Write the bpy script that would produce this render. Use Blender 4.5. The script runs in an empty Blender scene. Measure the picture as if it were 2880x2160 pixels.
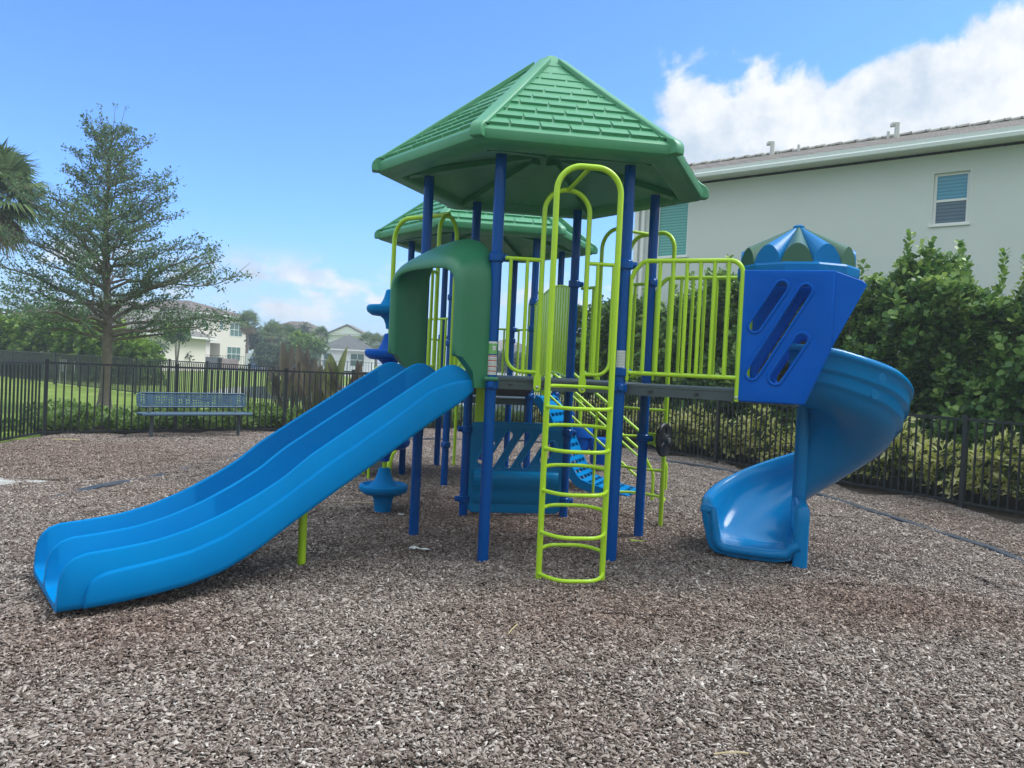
import bpy, bmesh, math, random
import numpy as np
from mathutils import Vector, Matrix, Quaternion
R = math.radians
PI = math.pi
random.seed(7)
rng = np.random.default_rng(7)
scene = bpy.context.scene
COL = scene.collection

# ------------------------------------------------------------------ camera model (the photo's phone camera)
FPX, ROLL, PITCH, EYE = 2164.0, R(2.7), math.atan(45 / 2164.0), 1.58
def ray(x, y):
    dx, dy = x - 1440, y - 1080
    u = (dx * math.cos(ROLL) + dy * math.sin(ROLL)) / FPX
    v = (-dx * math.sin(ROLL) + dy * math.cos(ROLL)) / FPX
    return Vector((u, math.cos(PITCH) - v * math.sin(PITCH), -math.sin(PITCH) - v * math.cos(PITCH)))
def G(x, y, z=0.0):                       # ground point seen at a photo position
    d = ray(x, y); t = (z - EYE) / d.z
    return Vector((d.x * t, d.y * t, z))
def D(x, y, Y):                           # point seen at a photo position, Y metres ahead
    d = ray(x, y); t = Y / d.y
    return Vector((d.x * t, Y, EYE + d.z * t))
def onplane(x, y, p, n):                  # point on a vertical wall
    d = ray(x, y); t = (p.x * n.x + p.y * n.y) / (d.x * n.x + d.y * n.y)
    return Vector((d.x * t, d.y * t, EYE + d.z * t))

# ------------------------------------------------------------------ materials
def nn(nt, t, **kw):
    n = nt.nodes.new(t)
    for k, v in kw.items(): setattr(n, k, v)
    return n
def new_mat(name):
    m = bpy.data.materials.new(name); m.use_nodes = True
    nt = m.node_tree
    return m, nt, nt.nodes['Principled BSDF']
def lin(r, g, b):
    f = lambda c: (c / 255 / 12.92) if c / 255 <= .04045 else ((c / 255 + .055) / 1.055) ** 2.4
    return (f(r), f(g), f(b), 1)
def mat(name, col, rough=.5, var=.12, scale=6., bump=.0, bscale=60., metal=0., spec=.5, dirt=None, dirt_scale=2.5, dirt_amt=.35, coat=0.):
    m, nt, b = new_mat(name)
    tc = nn(nt, 'ShaderNodeTexCoord')
    nz = nn(nt, 'ShaderNodeTexNoise'); nz.inputs['Scale'].default_value = scale; nz.inputs['Detail'].default_value = 6
    nt.links.new(tc.outputs['Object'], nz.inputs['Vector'])
    mx = nn(nt, 'ShaderNodeMix', data_type='RGBA')
    c = Vector(col[:3])
    mx.inputs['A'].default_value = (*(c * (1 - var)), 1); mx.inputs['B'].default_value = (*(c * (1 + var)), 1)
    nt.links.new(nz.outputs['Fac'], mx.inputs['Factor'])
    out = mx.outputs['Result']
    if dirt:
        n2 = nn(nt, 'ShaderNodeTexNoise'); n2.inputs['Scale'].default_value = dirt_scale; n2.inputs['Detail'].default_value = 9; n2.inputs['Roughness'].default_value = .65
        nt.links.new(tc.outputs['Object'], n2.inputs['Vector'])
        mr = nn(nt, 'ShaderNodeMapRange'); mr.inputs['From Min'].default_value = .48; mr.inputs['From Max'].default_value = .75; mr.inputs['To Max'].default_value = dirt_amt
        nt.links.new(n2.outputs['Fac'], mr.inputs['Value'])
        m2 = nn(nt, 'ShaderNodeMix', data_type='RGBA'); m2.inputs['B'].default_value = dirt
        nt.links.new(mr.outputs['Result'], m2.inputs['Factor']); nt.links.new(out, m2.inputs['A'])
        out = m2.outputs['Result']
    nt.links.new(out, b.inputs['Base Color'])
    rr = nn(nt, 'ShaderNodeMapRange'); rr.inputs['To Min'].default_value = max(.03, rough * .75); rr.inputs['To Max'].default_value = min(1, rough * 1.25)
    n3 = nn(nt, 'ShaderNodeTexNoise'); n3.inputs['Scale'].default_value = 14; n3.inputs['Detail'].default_value = 8
    nt.links.new(tc.outputs['Object'], n3.inputs['Vector'])
    nt.links.new(n3.outputs['Fac'], rr.inputs['Value']); nt.links.new(rr.outputs['Result'], b.inputs['Roughness'])
    b.inputs['Metallic'].default_value = metal; b.inputs['Specular IOR Level'].default_value = spec
    b.inputs['Coat Weight'].default_value = coat; b.inputs['Coat Roughness'].default_value = .12
    if bump:
        n4 = nn(nt, 'ShaderNodeTexNoise'); n4.inputs['Scale'].default_value = bscale; n4.inputs['Detail'].default_value = 5
        nt.links.new(tc.outputs['Object'], n4.inputs['Vector'])
        bp = nn(nt, 'ShaderNodeBump'); bp.inputs['Strength'].default_value = bump; bp.inputs['Distance'].default_value = .01
        nt.links.new(n4.outputs['Fac'], bp.inputs['Height']); nt.links.new(bp.outputs['Normal'], b.inputs['Normal'])
    return m
def leaf_mat(name, stops, rough=.45, trans=.35):
    """leaf colour by attribute tint: random, and lighter with height on hedges and bushes, a little light through the blade"""
    m, nt, b = new_mat(name)
    at = nn(nt, 'ShaderNodeAttribute', attribute_name='tint')
    cr = nn(nt, 'ShaderNodeValToRGB'); el = cr.color_ramp.elements
    while len(el) < len(stops): el.new(.5)
    for e, (p, c) in zip(el, stops): e.position = p; e.color = (*c[:3], 1)
    nt.links.new(at.outputs['Fac'], cr.inputs['Fac']); nt.links.new(cr.outputs['Color'], b.inputs['Base Color'])
    b.inputs['Roughness'].default_value = rough; b.inputs['Specular IOR Level'].default_value = .35
    tr = nn(nt, 'ShaderNodeBsdfTranslucent'); nt.links.new(cr.outputs['Color'], tr.inputs['Color'])
    ms = nn(nt, 'ShaderNodeMixShader'); ms.inputs['Fac'].default_value = trans
    nt.links.new(b.outputs['BSDF'], ms.inputs[1]); nt.links.new(tr.outputs['BSDF'], ms.inputs[2])
    nt.links.new(ms.outputs['Shader'], nt.nodes['Material Output'].inputs['Surface'])
    return m

M = {}
M['slide'] = mat('slide blue plastic', (.0, .175, .46), .36, .05, 3, dirt=(.0, .21, .50, 1), dirt_amt=.35, dirt_scale=3, bump=.02, bscale=180, spec=.03)
M['spiral'] = mat('glossy spiral blue plastic', (.0, .165, .42), .16, .05, 3, dirt=(.0, .20, .46, 1), dirt_amt=.3, dirt_scale=3, spec=.20)
M['canopy'] = mat('canopy blue plastic', (.0, .145, .40), .3, .06, 4, dirt=(.01, .16, .34, 1), dirt_amt=.4, spec=.12)
M['slide_dull'] = mat('play panel blue plastic', (.0, .18, .42), .33, .05, 3, bump=.02, bscale=120, spec=.15)
M['royal'] = mat('royal blue plastic', (.0, .088, .45), .30, .06, 3, bump=.03, bscale=120, spec=.07)
M['post'] = mat('navy powder coat', (.0, .066, .29), .12, .06, 9, bump=.01, bscale=250, dirt=(.0, .075, .27, 1), dirt_amt=.3, dirt_scale=6, spec=.2)
M['lime'] = mat('lime powder coat', (.38, .60, .018), .30, .05, 9, dirt=(.27, .44, .03, 1), dirt_amt=.22, dirt_scale=5)
M['green'] = mat('green plastic', (.024, .165, .082), .40, .06, 3, dirt=(.07, .2, .12, 1), dirt_amt=.2, bump=.03, bscale=150)
M['roof'] = mat('green roof plastic', (.058, .25, .125), .42, .06, 2.5, dirt=(.12, .33, .22, 1), dirt_amt=.4, dirt_scale=1.6, bump=.04, bscale=120)
M['dgreen'] = mat('dark green plastic', (.018, .09, .05), .38, .06, 3)
M['deck'] = mat('grey coated deck', (.055, .075, .085), .6, .12, 12, bump=.2, bscale=140)
M['black'] = mat('black plastic', (.012, .013, .016), .45, .1, 5, bump=.05)
M['fence'] = mat('black fence paint', (.012, .016, .021), .4, .15, 7, dirt=(.05, .05, .05, 1), dirt_amt=.3)
M['bench'] = mat('blue grey bench coating', (.035, .085, .15), .4, .08, 8)
M['benchleg'] = mat('grey bench leg paint', (.05, .065, .075), .5, .1, 8)
M['steel'] = mat('bolt steel', (.45, .45, .45), .35, .05, 8, metal=.9)
M['white'] = mat('white paint', (.72, .72, .71), .5, .04, 6)
M['wall'] = mat('pale grey green stucco', (.575, .605, .585), .9, .03, .7, bump=.35, bscale=70, dirt=(.48, .52, .50, 1), dirt_amt=.22, dirt_scale=.8)
M['wall_warm'] = mat('warm white stucco', (.68, .63, .57), .9, .03, .7, bump=.1, bscale=40)
M['wall_white'] = mat('white stucco', (.74, .76, .76), .9, .03, .7)
M['trimwhite'] = mat('white gutter metal', (.78, .81, .83), .4, .04, 3)
M['bark'] = mat('grey brown bark', (.13, .105, .085), .95, .35, 9, bump=.8, bscale=35, dirt=(.25, .24, .22, 1), dirt_amt=.6, dirt_scale=5)
M['palmbark'] = mat('palm trunk bark', (.16, .125, .10), .95, .3, 12, bump=.8, bscale=25)
M['stem'] = mat('brown stem', (.10, .075, .05), .9, .25, 9)
M['vent'] = mat('light grey vent paint', (.52, .52, .50), .6, .08, 6)
M['sticker_white'] = mat('sticker white', (.62, .64, .63), .4, .05, 20)
M['sticker_green'] = mat('sticker green', (.16, .42, .12), .4, .1, 20)
M['sticker_red'] = mat('sticker red', (.45, .04, .05), .4, .1, 20)
M['sticker_grey'] = mat('sticker grey print', (.25, .27, .28), .5, .2, 60)
M['timber'] = mat('dark plastic border', (.025, .034, .050), .55, .2, 8, bump=.2, bscale=40, dirt=(.12, .11, .1, 1), dirt_amt=.4)
M['straw'] = mat('dry straw', (.45, .36, .20), .8, .2, 20)

def glass_mat(name, col, rough=.12):
    return mat(name, col, rough, .15, 1.5, spec=.6)
M['glass'] = glass_mat('window glass teal', (.06, .14, .13))
M['glass_dark'] = glass_mat('window glass dark', (.03, .05, .05))
def blind_mat(name, a, b_, period):
    m, nt, b = new_mat(name)
    tc = nn(nt, 'ShaderNodeTexCoord'); sp = nn(nt, 'ShaderNodeSeparateXYZ'); nt.links.new(tc.outputs['Object'], sp.inputs[0])
    mm = nn(nt, 'ShaderNodeMath', operation='MULTIPLY'); mm.inputs[1].default_value = 1 / period; nt.links.new(sp.outputs['Z'], mm.inputs[0])
    fr = nn(nt, 'ShaderNodeMath', operation='FRACT'); nt.links.new(mm.outputs[0], fr.inputs[0])
    cr = nn(nt, 'ShaderNodeValToRGB'); cr.color_ramp.elements[0].position = .1; cr.color_ramp.elements[1].position = .55
    cr.color_ramp.elements[0].color = (*a, 1); cr.color_ramp.elements[1].color = (*b_, 1)
    nt.links.new(fr.outputs[0], cr.inputs[0]); nt.links.new(cr.outputs[0], b.inputs['Base Color'])
    b.inputs['Roughness'].default_value = .12
    return m
M['blind_up'] = blind_mat('blind glass with painted sky reflection', (.03, .17, .28), (.08, .30, .42), .075)  # sky reflection put into the upper pane's blue colour
M['blind_low'] = blind_mat('screened blind glass', (.03, .06, .09), (.085, .14, .18), .075)
M['blind_teal'] = blind_mat('teal blind glass', (.05, .22, .20), (.13, .40, .36), .075)

def roof_tile_mat(name, c1, c2, u, row=.33):
    """flat tiles: course lines across the slope and random tile tones; u = horizontal direction of the courses"""
    m, nt, b = new_mat(name)
    geo = nn(nt, 'ShaderNodeNewGeometry')
    dx = nn(nt, 'ShaderNodeVectorMath', operation='DOT_PRODUCT'); dx.inputs[1].default_value = (u[0], u[1], 0); nt.links.new(geo.outputs['Position'], dx.inputs[0])
    dy = nn(nt, 'ShaderNodeVectorMath', operation='DOT_PRODUCT'); dy.inputs[1].default_value = (-u[1], u[0], .35); nt.links.new(geo.outputs['Position'], dy.inputs[0])
    cb = nn(nt, 'ShaderNodeCombineXYZ'); nt.links.new(dx.outputs['Value'], cb.inputs[0]); nt.links.new(dy.outputs['Value'], cb.inputs[1])
    br = nn(nt, 'ShaderNodeTexBrick'); br.inputs['Scale'].default_value = 1; br.inputs['Brick Width'].default_value = .33; br.inputs['Row Height'].default_value = row
    br.inputs['Mortar Size'].default_value = .02; br.inputs['Mortar'].default_value = (*[c * .45 for c in c1], 1)
    br.inputs['Color1'].default_value = (*c1, 1); br.inputs['Color2'].default_value = (*c2, 1)
    nt.links.new(cb.outputs[0], br.inputs['Vector'])
    nz = nn(nt, 'ShaderNodeTexNoise'); nz.inputs['Scale'].default_value = 1.3; nz.inputs['Detail'].default_value = 8
    nt.links.new(geo.outputs['Position'], nz.inputs['Vector'])
    mx = nn(nt, 'ShaderNodeMix', data_type='RGBA', blend_type='MULTIPLY'); mx.inputs['Factor'].default_value = .6
    cr = nn(nt, 'ShaderNodeValToRGB'); cr.color_ramp.elements[0].position = .3; cr.color_ramp.elements[1].position = .7; cr.color_ramp.elements[0].color = (.6, .6, .6, 1)
    nt.links.new(nz.outputs['Fac'], cr.inputs[0]); nt.links.new(br.outputs['Color'], mx.inputs['A']); nt.links.new(cr.outputs[0], mx.inputs['B'])
    nt.links.new(mx.outputs['Result'], b.inputs['Base Color']); b.inputs['Roughness'].default_value = .85
    bp = nn(nt, 'ShaderNodeBump'); bp.inputs['Strength'].default_value = .6; bp.inputs['Distance'].default_value = .03; bp.invert = True
    nt.links.new(br.outputs['Fac'], bp.inputs['Height']); nt.links.new(bp.outputs['Normal'], b.inputs['Normal'])
    return m

# ------------------------------------------------------------------ mesh helpers
WORLD = set()                             # things whose parts are modelled in world coordinates
class B:
    def __init__(s): s.v = []; s.f = []; s.mi = []; s.cur = 0
    def add(s, vs, fs):
        o = len(s.v); s.v.extend([tuple(p) for p in vs]); s.f.extend([tuple(i + o for i in f) for f in fs]); s.mi.extend([s.cur] * len(fs)); return s
    def obox(s, c, ax, ay, az):              # centre and three half-axis vectors
        c, ax, ay, az = map(Vector, (c, ax, ay, az))
        if ax.cross(ay).dot(az) < 0: ax = -ax
        vs = [c + sx * ax + sy * ay + sz * az for sz in (-1, 1) for sy in (-1, 1) for sx in (-1, 1)]
        return s.add(vs, [(0, 2, 3, 1), (4, 5, 7, 6), (0, 1, 5, 4), (2, 6, 7, 3), (0, 4, 6, 2), (1, 3, 7, 5)])
    def box(s, x0, x1, y0, y1, z0, z1):
        return s.obox(((x0 + x1) / 2, (y0 + y1) / 2, (z0 + z1) / 2), ((x1 - x0) / 2, 0, 0), (0, (y1 - y0) / 2, 0), (0, 0, (z1 - z0) / 2))
    def bar(s, p, q, w, h, up=(0, 0, 1)):    # rectangular bar from p to q
        p, q, up = Vector(p), Vector(q), Vector(up); d = q - p; L = d.length
        if L < 1e-6: return s
        d /= L; a = d.cross(up)
        if a.length < 1e-4: a = d.cross(Vector((1, 0, 0)))
        a.normalize(); b = a.cross(d).normalized()
        return s.obox((p + q) / 2, d * L / 2, a * w / 2, b * h / 2)
    def tube(s, pts, r, n=12, cap=True, closed=False):
        pts = [Vector(p) for p in pts]; k = len(pts)
        rs = [float(x) for x in r] if isinstance(r, (list, tuple)) else [float(r)] * k
        tg = []
        for i in range(k):
            if closed: t = pts[(i + 1) % k] - pts[i - 1]
            else: t = pts[min(i + 1, k - 1)] - pts[max(i - 1, 0)]
            tg.append(t.normalized())
        a = tg[0].cross(Vector((0, 0, 1)))
        if a.length < 1e-3: a = tg[0].cross(Vector((1, .3, 0)))
        a.normalize(); vs = []
        for i in range(k):
            if i:
                ax = tg[i - 1].cross(tg[i])
                if ax.length > 1e-7: a = Quaternion(ax.normalized(), tg[i - 1].angle(tg[i])) @ a
            b = tg[i].cross(a).normalized(); a = b.cross(tg[i]).normalized()
            vs += [pts[i] + rs[i] * (math.cos(2 * PI * j / n) * a + math.sin(2 * PI * j / n) * b) for j in range(n)]
        fs = []
        for i in range(k if closed else k - 1):
            o, o2 = i * n, ((i + 1) % k) * n
            fs += [(o + j, o + (j + 1) % n, o2 + (j + 1) % n, o2 + j) for j in range(n)]
        if cap and not closed: fs += [tuple(range(n))[::-1], tuple(range((k - 1) * n, k * n))]
        return s.add(vs, fs)
    def loft(s, rings, closed=True, cap=True, loop=False):
        n = len(rings[0]); vs = [p for r in rings for p in r]; fs = []
        m = n if closed else n - 1; k = len(rings)
        for i in range(k if loop else k - 1):
            o, o2 = i * n, ((i + 1) % k) * n
            fs += [(o + j, o + (j + 1) % n, o2 + (j + 1) % n, o2 + j) for j in range(m)]
        if cap and closed and not loop: fs += [tuple(range(n))[::-1], tuple(range((len(rings) - 1) * n, len(rings) * n))]
        return s.add(vs, fs)
    def lathe(s, prof, c, n=24, axis=None):
        c = Vector(c); q = Quaternion() if axis is None else Vector((0, 0, 1)).rotation_difference(Vector(axis))
        rings = [[c + q @ Vector((r * math.cos(2 * PI * j / n), r * math.sin(2 * PI * j / n), z)) for j in range(n)] for r, z in prof]
        return s.loft(rings)
    def prism(s, poly, o, u, v, w):          # polygon (a,b) in plane o+a*u+b*v, extruded by vector w
        o, u, v, w = map(Vector, (o, u, v, w))
        a = [o + p[0] * u + p[1] * v for p in poly]; b = [p + w for p in a]; n = len(a)
        fs = [tuple(range(n)), tuple(range(n, 2 * n))[::-1]] + [(i, i + n, (i + 1) % n + n, (i + 1) % n) for i in range(n)]
        return s.add(a + b, fs)
    def build(s, name, m, parent=None, smooth=35, bevel=0.):
        me = bpy.data.meshes.new(name); me.from_pydata(s.v, [], s.f)
        for x in (m if isinstance(m, (list, tuple)) else [m]): me.materials.append(x)
        if any(s.mi): me.polygons.foreach_set('material_index', s.mi)
        bm = bmesh.new(); bm.from_mesh(me); bmesh.ops.recalc_face_normals(bm, faces=bm.faces); bm.to_mesh(me); bm.free()
        return link(name, me, parent, smooth, bevel)
def link(name, me, parent=None, smooth=35, bevel=0.):
    if smooth:
        me.shade_smooth(); me.set_sharp_from_angle(angle=R(smooth))
    o = bpy.data.objects.new(name, me); COL.objects.link(o)
    if parent is not None:
        o.parent = parent
        if parent.name in WORLD: o.matrix_parent_inverse = Matrix.Translation(-parent.location)
    if bevel:
        md = o.modifiers.new('edge', 'BEVEL'); md.width = bevel; md.segments = 2; md.limit_method = 'ANGLE'; md.angle_limit = R(40)
    return o
def tag(o, label=None, cat=None, group=None, kind=None):
    if label: o['label'] = label
    if cat: o['category'] = cat
    if group: o['group'] = group
    if kind: o['kind'] = kind
    return o
def thing(name, label, cat, loc=(0, 0, 0), rz=0, group=None):
    o = bpy.data.objects.new(name, None); COL.objects.link(o); o.empty_display_size = .2
    o.location = loc; o.rotation_euler = (0, 0, rz)
    return tag(o, label, cat, group)
def copy_tree(o, parent=None):
    kids = [c for c in bpy.data.objects if c.parent == o]
    c = o.copy(); COL.objects.link(c)
    if parent is not None: c.parent = parent
    for k in kids: copy_tree(k, c)
    return c
def fillet(pts, rad, n=7):
    pts = [Vector(p) for p in pts]; out = [pts[0]]
    for i in range(1, len(pts) - 1):
        a, p, b = pts[i - 1], pts[i], pts[i + 1]
        d1, d2 = (a - p), (b - p); l1, l2 = d1.length, d2.length; d1.normalize(); d2.normalize()
        ang = d1.angle(d2)
        if ang > 3.1: out.append(p); continue
        rr = rad[i - 1] if isinstance(rad, (list, tuple)) else rad
        t = min(rr / math.tan(ang / 2), l1 * .499, l2 * .499); r2 = t * math.tan(ang / 2)
        c = p + (d1 + d2).normalized() * (r2 / math.sin(ang / 2))
        s0, s1 = (p + d1 * t) - c, (p + d2 * t) - c
        full = s0.angle(s1); ax = s0.cross(s1).normalized()
        out += [c + Quaternion(ax, full * k / n) @ s0 for k in range(n + 1)]
    out.append(pts[-1]); return out
def slot(x0, y0, x1, y1, w, n=7):            # stadium outline round the segment
    a = math.atan2(y1 - y0, x1 - x0); r = w / 2
    return [(x1 + r * math.cos(a - PI / 2 + PI * k / n), y1 + r * math.sin(a - PI / 2 + PI * k / n)) for k in range(n + 1)] + \
           [(x0 + r * math.cos(a + PI / 2 + PI * k / n), y0 + r * math.sin(a + PI / 2 + PI * k / n)) for k in range(n + 1)]
def rrect(x0, x1, y0, y1, r, n=5):
    o = []
    for cx, cy, a in ((x1 - r, y1 - r, 0), (x0 + r, y1 - r, 90), (x0 + r, y0 + r, 180), (x1 - r, y0 + r, 270)):
        o += [(cx + r * math.cos(R(a + 90 * k / n)), cy + r * math.sin(R(a + 90 * k / n))) for k in range(n + 1)]
    return o
def plate(name, outline, holes, thick, bev, o, u, v, m, parent, smooth=30):
    """a moulded panel with openings in the plane o + a*u + b*v, rounded edges, solid thickness"""
    cu = bpy.data.curves.new(name, 'CURVE'); cu.dimensions = '2D'; cu.fill_mode = 'BOTH'
    cu.extrude = thick / 2 - bev; cu.bevel_depth = bev; cu.bevel_resolution = 2
    cu.offset = -bev
    for poly in [outline] + holes:
        sp = cu.splines.new('POLY'); sp.points.add(len(poly) - 1); sp.use_cyclic_u = True
        for q, p in zip(poly, sp.points): p.co = (q[0], q[1], 0, 1)
    t = bpy.data.objects.new(name, cu); COL.objects.link(t)
    dg = bpy.context.evaluated_depsgraph_get(); me = bpy.data.meshes.new_from_object(t.evaluated_get(dg)); bpy.data.objects.remove(t)
    u, v = Vector(u).normalized(), Vector(v).normalized(); w = u.cross(v)
    mt = Matrix(((u.x, v.x, w.x, o[0]), (u.y, v.y, w.y, o[1]), (u.z, v.z, w.z, o[2]), (0, 0, 0, 1)))
    me.transform(mt); me.materials.clear(); me.materials.append(m); me.name = name
    bm = bmesh.new(); bm.from_mesh(me); bmesh.ops.remove_doubles(bm, verts=bm.verts, dist=1e-5); bmesh.ops.recalc_face_normals(bm, faces=bm.faces); bm.to_mesh(me); bm.free()
    return link(name, me, parent, smooth)

LEAF = {  # leaf outlines: base, left1, left2, tip, right2, right1 (along, across, lift)
    'round': np.array([(0, 0, 0), (.38, .32, .05), (.82, .40, .06), (1, 0, 0), (.82, -.40, .06), (.38, -.32, .05)]),
    'lance': np.array([(0, 0, 0), (.25, .16, .05), (.65, .15, .03), (1, 0, -.12), (.65, -.15, .03), (.25, -.16, .05)]),
    'small': np.array([(0, 0, 0), (.3, .24, .04), (.7, .22, .04), (1, 0, 0), (.7, -.22, .04), (.3, -.24, .04)]),
}
def unit(a): return a / np.maximum(np.linalg.norm(a, axis=1, keepdims=True), 1e-9)
def leaves(name, P, A, N, L, m, kind='round', tint=None, parent=None):
    """one mesh of many separate leaf blades: positions P, directions A, normals N, lengths L"""
    n = len(P); A = unit(A); S = unit(np.cross(N, A)); N = np.cross(A, S); T = LEAF[kind]; L = np.broadcast_to(L, (n,))[:, None, None]
    V = P[:, None, :] + L * (T[None, :, 0:1] * A[:, None, :] + T[None, :, 1:2] * S[:, None, :] + T[None, :, 2:3] * N[:, None, :])
    V = V.reshape(-1, 3)
    base = (np.arange(n) * 6)[:, None]
    F = np.stack([base + np.array([0, 3, 2, 1]), base + np.array([0, 5, 4, 3])], 1).reshape(-1, 4)
    return quads(name, V, F, m, np.repeat(rng.random(n) if tint is None else tint, 2), parent)
def quads(name, V, F, m, tint=None, parent=None, mats=None, mi=None):
    me = bpy.data.meshes.new(name); nf = len(F); k = F.shape[1]
    me.vertices.add(len(V)); me.vertices.foreach_set('co', np.ascontiguousarray(V, dtype=np.float32).ravel())
    me.loops.add(nf * k); me.loops.foreach_set('vertex_index', np.ascontiguousarray(F, dtype=np.int32).ravel())
    me.polygons.add(nf); me.polygons.foreach_set('loop_start', np.arange(0, nf * k, k, dtype=np.int32))
    me.update(calc_edges=True)
    for x in (mats or [m]): me.materials.append(x)
    if mi is not None: me.polygons.foreach_set('material_index', np.ascontiguousarray(mi, dtype=np.int32))
    if tint is not None:
        a = me.attributes.new('tint', 'FLOAT', 'FACE'); a.data.foreach_set('value', np.ascontiguousarray(tint, dtype=np.float32))
    return link(name, me, parent, smooth=0)
# ================================================================== THE PLAYGROUND STRUCTURE
PS = thing('playground_structure', 'blue, green and lime playground structure with two hexagonal roofed towers, double slide and spiral slide', 'playground', (0.0, 8.6, 0))
WORLD.add(PS.name)
UP = Vector((0, 0, 1))
ROT = 8.6
def dirv(deg): return Vector((math.cos(R(deg)), math.sin(R(deg)), 0))
CA, CB = Vector((.22, 7.19, 0)), Vector((-.43, 10.93, 0))
def vert(c, k, r=1.07): return c + r * dirv(ROT + 60 * k)
P1, P2, P3, P4, P5, P6 = [vert(CA, k) for k in (4, 3, 2, 1, 0, 5)]
Q1, Q2, Q3, Q4, Q5, Q6 = [vert(CB, k) for k in (4, 3, 2, 1, 0, 5)]
PR = .0455

def collar(post, p, z, n_out, r=.062, h=.075):
    b = B(); b.lathe([(PR + .001, z - h / 2), (r - .008, z - h / 2), (r, z - h / 2 + .01), (r, z + h / 2 - .01), (r - .008, z + h / 2), (PR + .001, z + h / 2)], (p.x, p.y, 0), 20)
    n_out = Vector(n_out).normalized()
    t = n_out.cross(UP)
    b.lathe([(.0, -.03), (.024, -.03), (.03, -.015), (.03, .02), (.022, .03), (0, .03)], p + n_out * (r + .006) + UP * z, 12, axis=n_out)
    o = b.build('clamp', M['post'], post)
    s = B()
    for sg in (-1, 1):
        s.lathe([(0, 0), (.009, 0), (.007, .006), (0, .007)], p + t * sg * .03 + n_out * (r - .012) * .98 + UP * z, 8, axis=n_out)
    return o
def post(p, z1, clamps=()):
    b = B(); b.tube([p + UP * z for z in (-.05, .6, 1.4, 2.2, z1)], PR, 20)
    o = b.build('post', M['post'], PS)
    for z, n_ in clamps: collar(o, p, z, n_)
    return o
toward = Vector((0, -1, 0))
e12, n12 = (P2 - P1).normalized(), dirv(218.6)
e16, n16 = (P6 - P1).normalized(), dirv(278.6)
e65, n65 = (P5 - P6).normalized(), dirv(338.6)
post1 = post(P1, 3.28, [(1.44, toward), (2.46, e16)])
post2 = post(P2, 3.28, [(1.44, -e12), (2.46, toward)])
post3 = post(P3, 3.28, [(1.44, toward), (.92, -e16), (.19, -e16), (2.46, dirv(278.6))])
post4 = post(P4, 3.28, [(1.44, toward), (.92, e16), (.19, e16), (2.50, e16)])
post5 = post(P5, 3.28, [(1.46, toward), (2.45, toward), (.97, n65)])
post6 = post(P6, 3.28, [(1.46, toward), (1.59, e16), (2.47, e16)])
for q, cl in ((Q1, [(1.22, toward), (2.45, toward), (1.86, toward), (.55, toward)]), (Q2, [(1.22, toward), (2.2, toward)]), (Q3, [(1.22, toward), (2.0, e16)]),
              (Q4, [(1.22, toward), (2.17, e16), (2.0, -e16)]), (Q5, [(1.22, toward), (2.17, toward)]), (Q6, [(1.22, toward), (2.45, e16), (2.1, e16)])):
    post(q, 3.28, cl)

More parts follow.
